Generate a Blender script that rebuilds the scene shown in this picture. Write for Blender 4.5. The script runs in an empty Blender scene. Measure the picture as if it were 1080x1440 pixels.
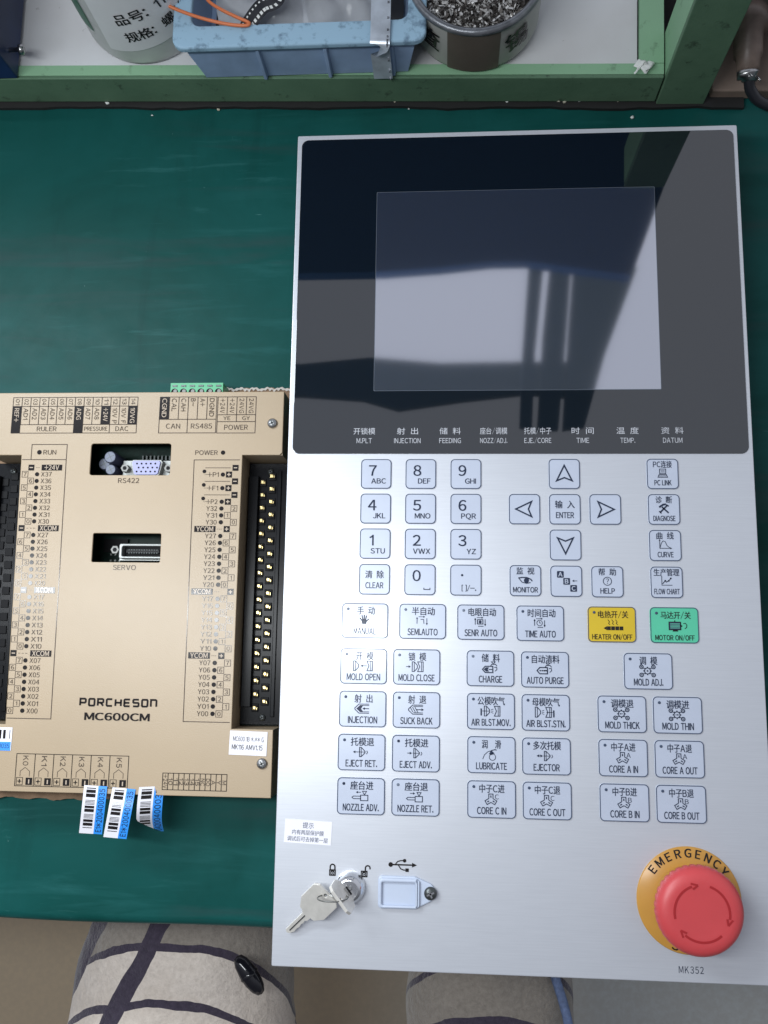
import bpy, bmesh, math, random
from mathutils import Vector, Matrix
random.seed(7)
S = bpy.context.scene
COL = S.collection
MM = 0.001
ZP = 0.045          # top of the operator panel above the bench
ZB = 0.036          # top of the controller's cover

# ------------------------------------------------------------------ camera
F = 1250.0          # focal length in pixels of the 1080 x 1440 photograph
cam_d = bpy.data.cameras.new('camera')
cam = bpy.data.objects.new('camera', cam_d); COL.objects.link(cam)
cam.location = (-0.04249783, -0.07719061, 0.53114166 + ZP)
cam.rotation_euler = (0.15577634, 0.06803853, 0.01470756)
cam_d.sensor_width = 36.0; cam_d.sensor_fit = 'AUTO'; cam_d.lens = 36.0 * F / 1440.0
cam_d.clip_start = 0.01; cam_d.clip_end = 100
S.camera = cam
CR = cam.rotation_euler.to_matrix(); CC = Vector(cam.location)

def at(px, py, z):
    """point of the horizontal plane at height z measured at a pixel of the photograph"""
    d = CR @ Vector(((px - 540) / F, (720 - py) / F, -1.0))
    return CC + d * ((z - CC.z) / d.z)

def mirror_plane(px, py, y):
    """point on the upright plane at depth y that the glossy panel shows at this pixel"""
    d = CR @ Vector(((px - 540) / F, (720 - py) / F, -1.0))
    q = CC + d * ((y - CC.y) / d.y)
    return Vector((q.x, q.y, 2 * ZP - q.z))

def mirror_height(px, py, h):
    q = at(px, py, ZP - h)
    return Vector((q.x, q.y, ZP + h))

# ------------------------------------------------------------------ light
W = bpy.data.worlds.new('World'); S.world = W; W.use_nodes = True
nt = W.node_tree; nt.nodes.clear()
wo = nt.nodes.new('ShaderNodeOutputWorld'); wb = nt.nodes.new('ShaderNodeBackground')
wb.inputs['Color'].default_value = (0.85, 0.89, 1.0, 1); wb.inputs['Strength'].default_value = 0.58
nt.links.new(wb.outputs[0], wo.inputs[0])
# the room: dim on the near side, brighter towards the windows at the far side
wtc = nt.nodes.new('ShaderNodeTexCoord'); wsp = nt.nodes.new('ShaderNodeSeparateXYZ'); wmr = nt.nodes.new('ShaderNodeMapRange')
wrp = nt.nodes.new('ShaderNodeValToRGB')
nt.links.new(wtc.outputs['Generated'], wsp.inputs[0]); nt.links.new(wsp.outputs[1], wmr.inputs[0])
wmr.inputs[1].default_value = -1.0; wmr.inputs[2].default_value = 1.0
we = wrp.color_ramp.elements
while len(we) < 4: we.new(0.5)
for k_, (p_, g_) in enumerate(((0.15, 0.22), (0.36, 0.45), (0.54, 0.96), (0.85, 1.05))):
    we[k_].position = p_; we[k_].color = (0.85 * g_, 0.89 * g_, 1.0 * g_, 1)
nt.links.new(wmr.outputs[0], wrp.inputs[0]); nt.links.new(wrp.outputs[0], wb.inputs['Color'])

def area(name, loc, target, sx, sy, power, color):
    l = bpy.data.lights.new(name, 'AREA'); l.shape = 'RECTANGLE'; l.size = sx; l.size_y = sy
    l.energy = power; l.color = color
    o = bpy.data.objects.new(name, l); COL.objects.link(o); o.location = loc
    o.rotation_euler = (Vector(target) - Vector(loc)).to_track_quat('-Z', 'Y').to_euler()
    return o
ta = mirror_height(-40, 815, 0.65); tb = mirror_height(548, 905, 0.65)
tc_ = (ta + tb) / 2; tube_len = (tb - ta).length
tube = area('tube_lamp', tc_, tc_ - Vector((0, 0, 1)), tube_len, 0.058, 3.9, (0.93, 0.97, 1.0))
tube.rotation_euler = (0, 0, math.atan2(tb.y - ta.y, tb.x - ta.x))
wl = mirror_height(20, 405, 0.8)
area('window_light', wl, (wl.x, wl.y, 0), 0.58, 0.26, 10.5, (0.86, 0.94, 1.0))

vs = S.view_settings
S.display_settings.display_device = 'sRGB'
vs.view_transform = 'Standard'; vs.look = 'None'; vs.exposure = 0.10; vs.gamma = 1.0
vs.use_curve_mapping = False

# ------------------------------------------------------------------ materials
def srgb(r, g, b):
    f = lambda c: (c / 255 / 12.92) if c / 255 <= 0.04045 else ((c / 255 + 0.055) / 1.055) ** 2.4
    return (f(r), f(g), f(b), 1)

class Mat:
    def __init__(s, name, color, rough=0.5, metal=0.0, ior=1.5, **kw):
        m = bpy.data.materials.new(name); m.use_nodes = True; s.m = m
        s.nt = m.node_tree; s.b = s.nt.nodes['Principled BSDF']
        i = s.b.inputs
        i['Base Color'].default_value = color if len(color) == 4 else (*color, 1)
        i['Roughness'].default_value = rough; i['Metallic'].default_value = metal; i['IOR'].default_value = ior
        for k, v in kw.items(): i[k].default_value = v
    def node(s, t, **kw):
        n = s.nt.nodes.new(t)
        for k, v in kw.items(): setattr(n, k, v)
        return n
    def link(s, a, b): s.nt.links.new(a, b)
    def coord(s, scale=(1, 1, 1), loc=(0, 0, 0), rot=(0, 0, 0)):
        tc = s.node('ShaderNodeTexCoord'); mp = s.node('ShaderNodeMapping')
        mp.inputs['Scale'].default_value = scale; mp.inputs['Location'].default_value = loc
        mp.inputs['Rotation'].default_value = rot
        s.link(tc.outputs['Object'], mp.inputs['Vector']); return mp.outputs[0]
    def noise(s, scale, detail=4, rough=0.55, vec=None, dist=0):
        n = s.node('ShaderNodeTexNoise'); n.inputs['Scale'].default_value = scale
        n.inputs['Detail'].default_value = detail; n.inputs['Roughness'].default_value = rough
        n.inputs['Distortion'].default_value = dist
        s.link(vec if vec is not None else s.coord(), n.inputs['Vector']); return n.outputs['Fac']
    def ramp(s, fac, stops):
        r = s.node('ShaderNodeValToRGB'); e = r.color_ramp.elements
        while len(e) < len(stops): e.new(0.5)
        for k, (p, c) in enumerate(stops):
            e[k].position = p; e[k].color = c if len(c) == 4 else (*c, 1)
        s.link(fac, r.inputs[0]); return r.outputs[0]
    def mix(s, fac, a, b, mode='MIX'):
        n = s.node('ShaderNodeMix', data_type='RGBA', blend_type=mode)
        for sock, v in ((n.inputs[0], fac), (n.inputs[6], a), (n.inputs[7], b)):
            if hasattr(v, 'is_linked'): s.link(v, sock)
            else: sock.default_value = v
        return n.outputs[2]
    def math(s, op, a, b=0.0, c=None):
        n = s.node('ShaderNodeMath', operation=op)
        for k, v in enumerate((a, b) if c is None else (a, b, c)):
            if hasattr(v, 'is_linked'): s.link(v, n.inputs[k])
            else: n.inputs[k].default_value = v
        return n.outputs[0]
    def base(s, col): s.link(col, s.b.inputs['Base Color'])
    def rough(s, f, lo, hi):
        n = s.node('ShaderNodeMapRange'); n.inputs[3].default_value = lo; n.inputs[4].default_value = hi
        s.link(f, n.inputs[0]); s.link(n.outputs[0], s.b.inputs['Roughness'])
    def bump(s, h, strength=0.2, dist=0.001):
        n = s.node('ShaderNodeBump'); n.inputs['Strength'].default_value = strength
        n.inputs['Distance'].default_value = dist; s.link(h, n.inputs['Height'])
        s.link(n.outputs[0], s.b.inputs['Normal'])
    def vary(s, amount=0.12, scale=25, bump=0.0, bscale=900):
        c = tuple(s.b.inputs['Base Color'].default_value)
        n = s.noise(scale, 5)
        lo = tuple(x * (1 - amount) for x in c[:3]); hi = tuple(min(1, x * (1 + amount)) for x in c[:3])
        s.base(s.ramp(n, [(0.3, lo), (0.7, hi)]))
        if bump: s.bump(s.noise(bscale, 3), bump, 0.0003)
        return s

M = {}
def mat(key, *a, **k):
    M[key] = Mat(key, *a, **k); return M[key]

# teal vinyl sheet with scuffs
v = mat('mat_vinyl', (0.004, 0.05, 0.045), 0.36, ior=1.5)
n1 = v.noise(6, 6, 0.62, None, 0.6); n2 = v.noise(60, 5, 0.6)
col = v.ramp(n1, [(0.3, (0.0035, 0.043, 0.036)), (0.52, (0.005, 0.064, 0.057)), (0.75, (0.008, 0.086, 0.080))])
def scuff(scale, rot, lo, hi, amt, color, mscale=5, mlo=0.45, mhi=0.62):
    global col
    st = v.noise(1.0, 5, 0.62, v.coord(scale, (rot * 3, rot * 7, 0), (0, 0, rot)), 0.5)
    mk = v.noise(mscale, 3, 0.5, v.coord((1, 1, 1), (rot * 11 + scale[0], 3.3 * rot, 0)))
    f_ = v.math('MULTIPLY', v.ramp(st, [(lo, (0, 0, 0)), (hi, (amt, amt, amt))]), v.ramp(mk, [(mlo, (0, 0, 0)), (mhi, (1, 1, 1))]))
    col = v.mix(f_, col, (*color, 1))
scuff((5, 16, 1), 0.12, 0.46, 0.74, 0.65, (0.018, 0.115, 0.112), 3, 0.40, 0.62)
scuff((9, 70, 1), 0.08, 0.52, 0.76, 0.55, (0.022, 0.125, 0.122), 4)
scuff((60, 9, 1), 0.25, 0.54, 0.76, 0.5, (0.003, 0.034, 0.031), 5)
scuff((12, 110, 1), -0.22, 0.58, 0.74, 0.55, (0.035, 0.150, 0.146), 6, 0.48, 0.62)
scuff((40, 300, 1), 0.45, 0.68, 0.74, 0.7, (0.08, 0.22, 0.21), 9, 0.54, 0.62)
scuff((300, 120, 1), -0.6, 0.70, 0.76, 0.7, (0.10, 0.24, 0.23), 9, 0.55, 0.63)
scuff((220, 220, 1), 0.9, 0.72, 0.77, 0.8, (0.18, 0.32, 0.30), 7, 0.52, 0.6)
scuff((3, 30, 1), 0.0, 0.54, 0.68, 0.55, (0.032, 0.058, 0.060), 4, 0.48, 0.58)
v.base(col); v.rough(n2, 0.30, 0.46); v.bump(v.noise(25, 6), 0.12, 0.001)

v = mat('panel_film', (0.50, 0.53, 0.58), 0.41, ior=1.5)
v.b.inputs['Metallic'].default_value = 0.48
v.b.inputs['Coat Weight'].default_value = 0.55; v.b.inputs['Coat Roughness'].default_value = 0.13
g = v.noise(1.0, 3, 0.6, v.coord((40, 1200, 1)))
v.base(v.ramp(g, [(0.3, (0.58, 0.60, 0.645)), (0.7, (0.62, 0.64, 0.685))]))
v.bump(v.noise(1.0, 3, 0.6, v.coord((90, 2600, 1))), 0.16, 0.0001)
sm_ = v.noise(13, 6, 0.65, None, 0.8); v.rough(sm_, 0.37, 0.46)
v = mat('key_film', (0.50, 0.545, 0.65), 0.34, ior=1.5)
v.b.inputs['Metallic'].default_value = 0.15
v.b.inputs['Coat Weight'].default_value = 0.5; v.b.inputs['Coat Roughness'].default_value = 0.09
v.vary(0.03, 60)
v = mat('key_yellow', (0.60, 0.42, 0.02), 0.36); v.vary(0.04, 60)
v = mat('key_green', (0.09, 0.50, 0.31), 0.36); v.vary(0.04, 60)
mat('ink_navy', (0.022, 0.032, 0.062), 0.4)
mat('ink_outline', (0.055, 0.075, 0.125), 0.4)
mat('ink_faint', (0.16, 0.19, 0.25), 0.4)
mat('ink_black', (0.015, 0.013, 0.013), 0.45)
mat('ink_brown', (0.075, 0.058, 0.048), 0.5)
mat('ink_white', (0.52, 0.53, 0.57), 0.5)
mat('ink_beige', (0.50, 0.41, 0.32), 0.5)
v = mat('bezel_glass', (0.0045, 0.0075, 0.0120), 0.03, ior=2.05)
v = mat('display_glass', (0.62, 0.64, 0.71), 0.05, 0.97)
mat('display_edge', (0.10, 0.12, 0.15), 0.2)
mat('housing', (0.03, 0.03, 0.035), 0.5)
v = mat('beige_paint', (0.395, 0.302, 0.197), 0.34)
v.vary(0.05, 11, 0.22, 1500)
mat('pcb', (0.006, 0.018, 0.014), 0.4).vary(0.5, 250)
v = mat('black_plastic', (0.004, 0.0045, 0.006), 0.25); v.vary(0.3, 40)
mat('black_rough', (0.005, 0.005, 0.006), 0.5)
mat('steel', (0.42, 0.42, 0.42), 0.32, 1.0).vary(0.12, 120)
mat('chrome', (0.72, 0.73, 0.75), 0.12, 1.0)
mat('key_metal', (0.80, 0.77, 0.71), 0.28, 0.45).vary(0.08, 200)
mat('brass', (0.78, 0.62, 0.30), 0.28, 1.0)
mat('lavender', (0.36, 0.37, 0.62), 0.4)
mat('grey_metal', (0.27, 0.28, 0.27), 0.42, 0.7)
mat('nut_metal', (0.20, 0.20, 0.19), 0.5, 0.6)
mat('shell_metal', (0.36, 0.37, 0.36), 0.42, 0.5)
mat('cap_top', (0.13, 0.145, 0.19), 0.45, 0.2)
mat('cap_sleeve', (0.05, 0.055, 0.09), 0.3)
mat('terminal_green', (0.10, 0.42, 0.22), 0.4)
mat('screw_dark', (0.10, 0.11, 0.11), 0.35, 0.8)
v = mat('cardboard', (0.22, 0.14, 0.085), 0.85); v.vary(0.3, 90, 0.4, 400)
mat('paper_fray', (0.50, 0.46, 0.42), 0.9)
mat('sticker_white', (0.78, 0.77, 0.82), 0.45).vary(0.02, 40)
mat('sticker_blue', (0.03, 0.28, 0.82), 0.4)
mat('cap_red', (0.58, 0.064, 0.070), 0.40).vary(0.05, 40)
M['cap_red'].b.inputs['Subsurface Weight'].default_value = 0.12
M['cap_red'].b.inputs['Subsurface Radius'].default_value = (0.004, 0.001, 0.001)
mat('cap_groove', (0.36, 0.012, 0.016), 0.5)
v = mat('ring_yellow', (0.52, 0.265, 0.05), 0.30); v.vary(0.10, 30)
v = mat('usb_cover', (0.50, 0.56, 0.68), 0.42); v.vary(0.03, 60)
v = mat('green_paint', (0.065, 0.145, 0.085), 0.5)
n1 = v.noise(16, 6, 0.65); n2 = v.noise(90, 6, 0.7)
c1 = v.ramp(n1, [(0.3, (0.078, 0.150, 0.092)), (0.7, (0.118, 0.21, 0.132))])
c1 = v.mix(v.ramp(n2, [(0.60, (0, 0, 0)), (0.72, (0.75, 0.75, 0.75))]), c1, (0.025, 0.035, 0.025, 1))
v.base(c1); v.bump(n2, 0.3, 0.001)
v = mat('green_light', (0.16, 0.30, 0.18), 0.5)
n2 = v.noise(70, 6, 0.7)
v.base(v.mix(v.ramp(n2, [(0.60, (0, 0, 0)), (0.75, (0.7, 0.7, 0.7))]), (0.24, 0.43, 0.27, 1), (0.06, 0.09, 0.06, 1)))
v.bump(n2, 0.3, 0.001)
v = mat('white_board', (0.50, 0.50, 0.50), 0.35)
n1 = v.noise(9, 5); n2 = v.noise(170, 4, 0.6)
c1 = v.ramp(n1, [(0.3, (0.54, 0.54, 0.54)), (0.7, (0.66, 0.68, 0.70))])
v.base(v.mix(v.ramp(n2, [(0.68, (0, 0, 0)), (0.76, (0.7, 0.7, 0.7))]), c1, (0.16, 0.14, 0.12, 1)))
v = mat('gap_shade', (0.012, 0.012, 0.012), 0.8)
v = mat('reflection_navy', (0.026, 0.080, 0.20), 0.8)
mat('reflection_slate', (0.17, 0.225, 0.26), 0.8)
v = mat('can_white', (0.52, 0.53, 0.53), 0.4); v.vary(0.12, 20)
v = mat('can_grey', (0.37, 0.37, 0.35), 0.42); v.vary(0.15, 22)
mat('can_inside', (0.10, 0.10, 0.10), 0.6)
mat('can_brown', (0.10, 0.083, 0.068), 0.45).vary(0.15, 30)
mat('print_green', (0.03, 0.13, 0.08), 0.45)
mat('label_paper', (0.66, 0.67, 0.69), 0.6).vary(0.04, 40)
mat('can_rim', (0.20, 0.21, 0.23), 0.35, 0.6).vary(0.35, 120, 0.5, 500)
mat('scrap_dark', (0.10, 0.09, 0.085), 0.45, 0.5)
mat('scrap_light', (0.70, 0.69, 0.68), 0.3, 0.35)
v = mat('bin_blue', (0.26, 0.36, 0.53), 0.40); v.vary(0.2, 30, 0.2, 300)
v = mat('bin_rim', (0.26, 0.42, 0.64), 0.38)
n2 = v.noise(120, 5, 0.65)
v.base(v.mix(v.ramp(n2, [(0.52, (0, 0, 0)), (0.70, (0.75, 0.75, 0.75))]), (0.30, 0.46, 0.59, 1), (0.05, 0.085, 0.14, 1)))
v = mat('bin_navy', (0.010, 0.025, 0.085), 0.42); v.vary(0.25, 30)
mat('wire_orange', (0.62, 0.17, 0.06), 0.45)
v = mat('clear_bag', (0.80, 0.84, 0.90), 0.16, 0.0, 1.3, Alpha=0.42); v.vary(0.1, 60)
mat('tape_black', (0.016, 0.017, 0.022), 0.35)
v = mat('silver_film', (0.60, 0.66, 0.74), 0.3, 0.4); v.vary(0.25, 60)
v = mat('floor', (0.15, 0.13, 0.105), 0.6)
n1 = v.noise(2.2, 5); n2 = v.noise(160, 4)
sp = v.node('ShaderNodeSeparateXYZ'); v.link(v.coord(), sp.inputs[0])
g = v.math('ADD', sp.outputs[0], v.math('MULTIPLY', v.math('SUBTRACT', n1, 0.5), 0.25))
c1 = v.ramp(v.math('ADD', v.math('MULTIPLY', g, 2.2), 0.5), [(0.12, (0.47, 0.37, 0.25)), (0.55, (0.50, 0.46, 0.39)), (0.85, (0.53, 0.55, 0.54))])
v.base(v.mix(v.ramp(n2, [(0.4, (0.22, 0.22, 0.22)), (0.7, (0, 0, 0))]), c1, (0.32, 0.27, 0.21, 1)))
mat('bench_edge', (0.010, 0.060, 0.050), 0.4)
mat('wood_brown', (0.20, 0.15, 0.12), 0.7).vary(0.2, 25, 0.2, 200)
mat('plug_brown', (0.16, 0.12, 0.10), 0.42).vary(0.25, 70)
mat('skin', (0.45, 0.27, 0.2), 0.5)
mat('crumb', (0.48, 0.46, 0.36), 0.6)
mat('debris_white', (0.7, 0.72, 0.7), 0.6)
mat('toggle_black', (0.008, 0.008, 0.012), 0.12)
mat('piping_blue', (0.13, 0.18, 0.32), 0.7).vary(0.3, 300)

for k in M:
    if k.startswith('ink_'):
        bx_ = k in ('ink_brown', 'ink_black', 'ink_beige')
        M[k].b.inputs['Specular IOR Level'].default_value = 0.32 if bx_ else 0.24; M[k].b.inputs['Roughness'].default_value = 0.13 if bx_ else 0.24
for k in ('black_plastic', 'black_rough', 'pcb', 'cap_sleeve', 'housing'): M[k].b.inputs['Specular IOR Level'].default_value = 0.13
M['reflection_navy'].b.inputs['Specular IOR Level'].default_value = 0.05
M['mat_vinyl'].b.inputs['Specular IOR Level'].default_value = 0.10
for k in ('green_paint', 'green_light', 'bin_blue', 'bin_rim', 'bin_navy'): M[k].b.inputs['Specular IOR Level'].default_value = 0.3

# ------------------------------------------------------------------ mesh builder
_gl = {}
def _glyph(ch):
    """outline of one character (wide forms of the plain letters, which carry a grotesque design)"""
    if ch not in _gl:
        c = bpy.data.curves.new('t', 'FONT'); c.body = chr(ord(ch) + 0xFEE0) if 0x21 <= ord(ch) <= 0x7e else ch
        c.resolution_u = 3
        o = bpy.data.objects.new('t', c); me = bpy.data.meshes.new_from_object(o)
        _gl[ch] = ([(p.co.x, p.co.y) for p in me.vertices], [tuple(p.vertices) for p in me.polygons])
        bpy.data.objects.remove(o); bpy.data.curves.remove(c); bpy.data.meshes.remove(me)
    return _gl[ch]
_g = _glyph('H')[0]; CAP0 = min(p[1] for p in _g); CAP = max(p[1] for p in _g) - CAP0
_g = _glyph('国')[0]; CJK = (min(p[1] for p in _g) - CAP0, max(p[1] for p in _g) - CAP0); EM = (CJK[1] - CJK[0]) * 1.12
_sw = CAP * 0.112
_gl['I'] = ([(0, CAP0), (_sw, CAP0), (_sw, CAP0 + CAP), (0, CAP0 + CAP)], [(0, 1, 2, 3)])
_gl['1'] = ([(CAP * q_[0], CAP0 + CAP * q_[1]) for q_ in ((0.24, 0), (0.352, 0), (0.352, 1), (0.27, 1), (0.16, 0.87), (0.0, 0.80), (0.0, 0.69), (0.24, 0.80))], [(0, 1, 2, 3, 7), (3, 4, 5, 6, 7)])
_txt = {}
def _text_mesh(s, bold=0.0, spacing=1.0):
    k = (s, bold, spacing)
    if k not in _txt:
        pen = 0.0; vs_ = []; fs = []
        cj = any(ord(ch) > 0x2e80 for ch in s)
        for ch in s:
            if ch == ' ':
                pen += EM * (0.55 if cj else 0.34); continue
            gv, gf = _glyph(ch)
            if ch == '/': gv = [(p[0] * 0.5, p[1]) for p in gv]
            if ch in '()[]': gv = [(p[0] * 0.8, p[1]) for p in gv]
            a = min(p[0] for p in gv); w_ = max(p[0] for p in gv) - a
            if ord(ch) > 0x2e80: ox = pen + (EM - w_) / 2 - a; adv = EM
            else: ox = pen + 0.055 - a; adv = w_ + 0.11
            for n_, (dx, dy) in enumerate(((0, 0),) if bold == 0 else ((-bold, -bold * .5), (bold, -bold * .5), (bold, bold * .5), (-bold, bold * .5))):
                b0 = len(vs_)
                vs_ += [(p[0] + ox + dx, p[1] - CAP0 + dy, n_ * 4e-6) for p in gv]
                fs += [tuple(b0 + q for q in f) for f in gf]
            pen += adv * spacing
        _txt[k] = (vs_, fs)
    return _txt[k]

def rrect(cx, cy, w, h, r, n=5):
    pts = []
    for (sx, sy, a0) in ((1, 1, 0), (-1, 1, 90), (-1, -1, 180), (1, -1, 270)):
        for k in range(n + 1):
            a = math.radians(a0 + 90 * k / n)
            pts.append((cx + sx * (w / 2 - r) + r * math.cos(a), cy + sy * (h / 2 - r) + r * math.sin(a)))
    return pts

def circle(cx, cy, r, n=32, ry=None):
    return [(cx + r * math.cos(2 * math.pi * k / n), cy + (ry or r) * math.sin(2 * math.pi * k / n)) for k in range(n)]

class MB:
    def __init__(s): s.v = []; s.f = []; s.mi = []; s.mats = []; s.sm = []
    def m(s, key):
        if key not in s.mats: s.mats.append(key)
        return s.mats.index(key)
    def add(s, vs_, fs, key, smooth=False):
        b = len(s.v); i = s.m(key)
        s.v += [tuple(p) for p in vs_]
        for f in fs:
            s.f.append(tuple(b + k for k in f)); s.mi.append(i); s.sm.append(smooth)
    def box(s, x0, x1, y0, y1, z0, z1, key, mtx=None):
        vs_ = [Vector((x, y, z)) for z in (z0, z1) for y in (y0, y1) for x in (x0, x1)]
        if mtx is not None: vs_ = [mtx @ p for p in vs_]
        s.add(vs_, [(0, 2, 3, 1), (4, 5, 7, 6), (0, 1, 5, 4), (2, 6, 7, 3), (0, 4, 6, 2), (1, 3, 7, 5)], key)
    def prism(s, outlines, z0, z1, key, bevel=0.0, res=2, smooth=False, mtx=None):
        """filled outlines (the first one the outside, the others holes), extruded and bevelled"""
        c = bpy.data.curves.new('p', 'CURVE'); c.dimensions = '2D'; c.fill_mode = 'BOTH'
        h = z1 - z0; c.extrude = max(1e-7, h / 2 - bevel); c.bevel_depth = bevel; c.bevel_resolution = res
        c.offset = -bevel
        for pts in outlines:
            sp = c.splines.new('POLY'); sp.points.add(len(pts) - 1); sp.use_cyclic_u = True
            for p, q in zip(sp.points, pts): p.co = (q[0], q[1], 0, 1)
        o = bpy.data.objects.new('p', c); me = bpy.data.meshes.new_from_object(o)
        zc = (z0 + z1) / 2
        vs_ = [Vector((p.co.x, p.co.y, p.co.z + zc)) for p in me.vertices]
        if mtx is not None: vs_ = [mtx @ p for p in vs_]
        s.add(vs_, [tuple(p.vertices) for p in me.polygons], key, smooth)
        bpy.data.objects.remove(o); bpy.data.curves.remove(c); bpy.data.meshes.remove(me)
    def poly(s, pts, z, key):
        s.add([(p[0], p[1], z) for p in pts], [tuple(range(len(pts)))], key)
    def ring(s, outer, inner, z, key):
        n = len(outer)
        s.add([(p[0], p[1], z) for p in outer + inner], [(k, (k + 1) % n, n + (k + 1) % n, n + k) for k in range(n)], key)
    def line(s, pts, w, z, key, closed=False):
        """flat stroke of width w with mitred joints"""
        P = [Vector(p[:2]) for p in pts]
        n = len(P); L = []; R_ = []
        for k in range(n):
            a = P[k - 1] if (k > 0 or closed) else None
            b = P[(k + 1) % n] if (k < n - 1 or closed) else None
            d1 = (P[k] - a).normalized() if a is not None else (b - P[k]).normalized()
            d2 = (b - P[k]).normalized() if b is not None else d1
            t = d1 + d2
            t = t.normalized() if t.length > 1e-6 else d1
            nrm = Vector((-t.y, t.x)); k_ = max(0.35, abs(nrm.dot(Vector((-d1.y, d1.x)))))
            L.append(P[k] + nrm * (w / 2 / k_)); R_.append(P[k] - nrm * (w / 2 / k_))
        vs_ = [(p.x, p.y, z) for p in L + R_]
        fs = [(k, n + k, n + (k + 1) % n, (k + 1) % n) for k in range(n if closed else n - 1)]
        s.add(vs_, fs, key)
    def text(s, body, cx, cy, z, key, h, w=None, rot=0.0, bold=0.0, spacing=1.0, align='C', mtx=None):
        vs_, fs = _text_mesh(body, bold, spacing)
        x0 = min(p[0] for p in vs_); x1 = max(p[0] for p in vs_)
        cjk = any(ord(ch) > 0x2e80 for ch in body)
        y0, y1 = CJK if cjk else (0, CAP)
        sy = h / (y1 - y0); sx = sy if w is None else w / (x1 - x0)
        ox = {'C': (x0 + x1) / 2, 'L': x0, 'R': x1}[align]
        ca, sa = math.cos(rot), math.sin(rot)
        out = []
        for p in vs_:
            x = (p[0] - ox) * sx; y = (p[1] - (y0 + y1) / 2) * sy
            q = Vector((cx + x * ca - y * sa, cy + x * sa + y * ca, z + p[2]))
            out.append(mtx @ q if mtx is not None else q)
        s.add(out, fs, key)
    def lathe(s, prof, cx, cy, key, n=48, mtx=None, cap=True, smooth=True, z=0):
        vs_ = []; fs = []
        for (r, zz) in prof:
            for k in range(n):
                a = 2 * math.pi * k / n
                p = Vector((cx + r * math.cos(a), cy + r * math.sin(a), zz + z))
                vs_.append(mtx @ p if mtx is not None else p)
        for j in range(len(prof) - 1):
            for k in range(n):
                k2 = (k + 1) % n
                fs.append((j * n + k, j * n + k2, (j + 1) * n + k2, (j + 1) * n + k))
        s.add(vs_, fs, key, smooth)
        if cap:
            b = len(prof) - 1
            s.add([vs_[b * n + k] for k in range(n)], [tuple(range(n))], key)
    def tube(s, pts, r, key, n=8, radii=None):
        P = [Vector(p) for p in pts]; vs_ = []; fs = []
        up = Vector((0, 0, 1))
        for k, p in enumerate(P):
            t = (P[min(k + 1, len(P) - 1)] - P[max(k - 1, 0)]).normalized()
            a = t.cross(up)
            if a.length < 1e-3: a = t.cross(Vector((0, 1, 0)))
            a.normalize(); b = t.cross(a).normalized()
            rr = radii[k] if radii else r
            for j in range(n):
                an = 2 * math.pi * j / n
                vs_.append(p + a * (rr * math.cos(an)) + b * (rr * math.sin(an)))
        for k in range(len(P) - 1):
            for j in range(n):
                j2 = (j + 1) % n
                fs.append((k * n + j, k * n + j2, (k + 1) * n + j2, (k + 1) * n + j))
        fs.append(tuple(range(n))[::-1]); fs.append(tuple((len(P) - 1) * n + j for j in range(n)))
        s.add(vs_, fs, key, True)
    def sheet(s, fn, nu, nv, key, smooth=True):
        vs_ = [fn(i / nu, j / nv) for j in range(nv + 1) for i in range(nu + 1)]
        fs = [(j * (nu + 1) + i, j * (nu + 1) + i + 1, (j + 1) * (nu + 1) + i + 1, (j + 1) * (nu + 1) + i)
              for j in range(nv) for i in range(nu)]
        s.add(vs_, fs, key, smooth)
    def build(s, name, parent=None, mtx=None, bevel=0.0, label=None):
        me = bpy.data.meshes.new(name)
        org = Vector((0, 0, 0))
        if parent is not None:
            r = parent
            while r.parent: r = r.parent
            org = Vector(r.location)
        vs_ = [Vector(p) for p in s.v]
        if mtx is not None: vs_ = [mtx @ p for p in vs_]
        me.from_pydata([tuple(p - org) for p in vs_], [], s.f)
        for k in s.mats: me.materials.append(M[k].m)
        for p, i, sm in zip(me.polygons, s.mi, s.sm): p.material_index = i; p.use_smooth = sm
        me.update()
        o = bpy.data.objects.new(name, me); COL.objects.link(o)
        if parent is not None: o.parent = parent
        if bevel:
            b = o.modifiers.new('bevel', 'BEVEL'); b.width = bevel; b.segments = 2; b.limit_method = 'ANGLE'
        if label: o['label'] = label
        return o

def catmull(pts, n=8):
    P = [Vector(p) for p in pts]; out = []
    for k in range(len(P) - 1):
        a = P[max(k - 1, 0)]; b = P[k]; c = P[k + 1]; d = P[min(k + 2, len(P) - 1)]
        for j in range(n):
            t = j / n
            out.append(0.5 * ((2 * b) + (c - a) * t + (2 * a - 5 * b + 4 * c - d) * t * t + (3 * b - a - 3 * c + d) * t ** 3))
    out.append(P[-1]); return out

def thing(name, loc, label, cat, group=None):
    o = bpy.data.objects.new(name, None); COL.objects.link(o); o.location = loc
    o.empty_display_size = 0.02
    o['label'] = label; o['category'] = cat
    if group: o['group'] = group
    return o
def tag(o, label, cat, group=None):
    o['label'] = label; o['category'] = cat
    if group: o['group'] = group
    return o

# ------------------------------------------------------------------ setting
b = MB(); b.box(-3, 3, -3, 3, -0.66, -0.64, 'floor')
fl = b.build('floor'); fl['kind'] = 'structure'

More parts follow.
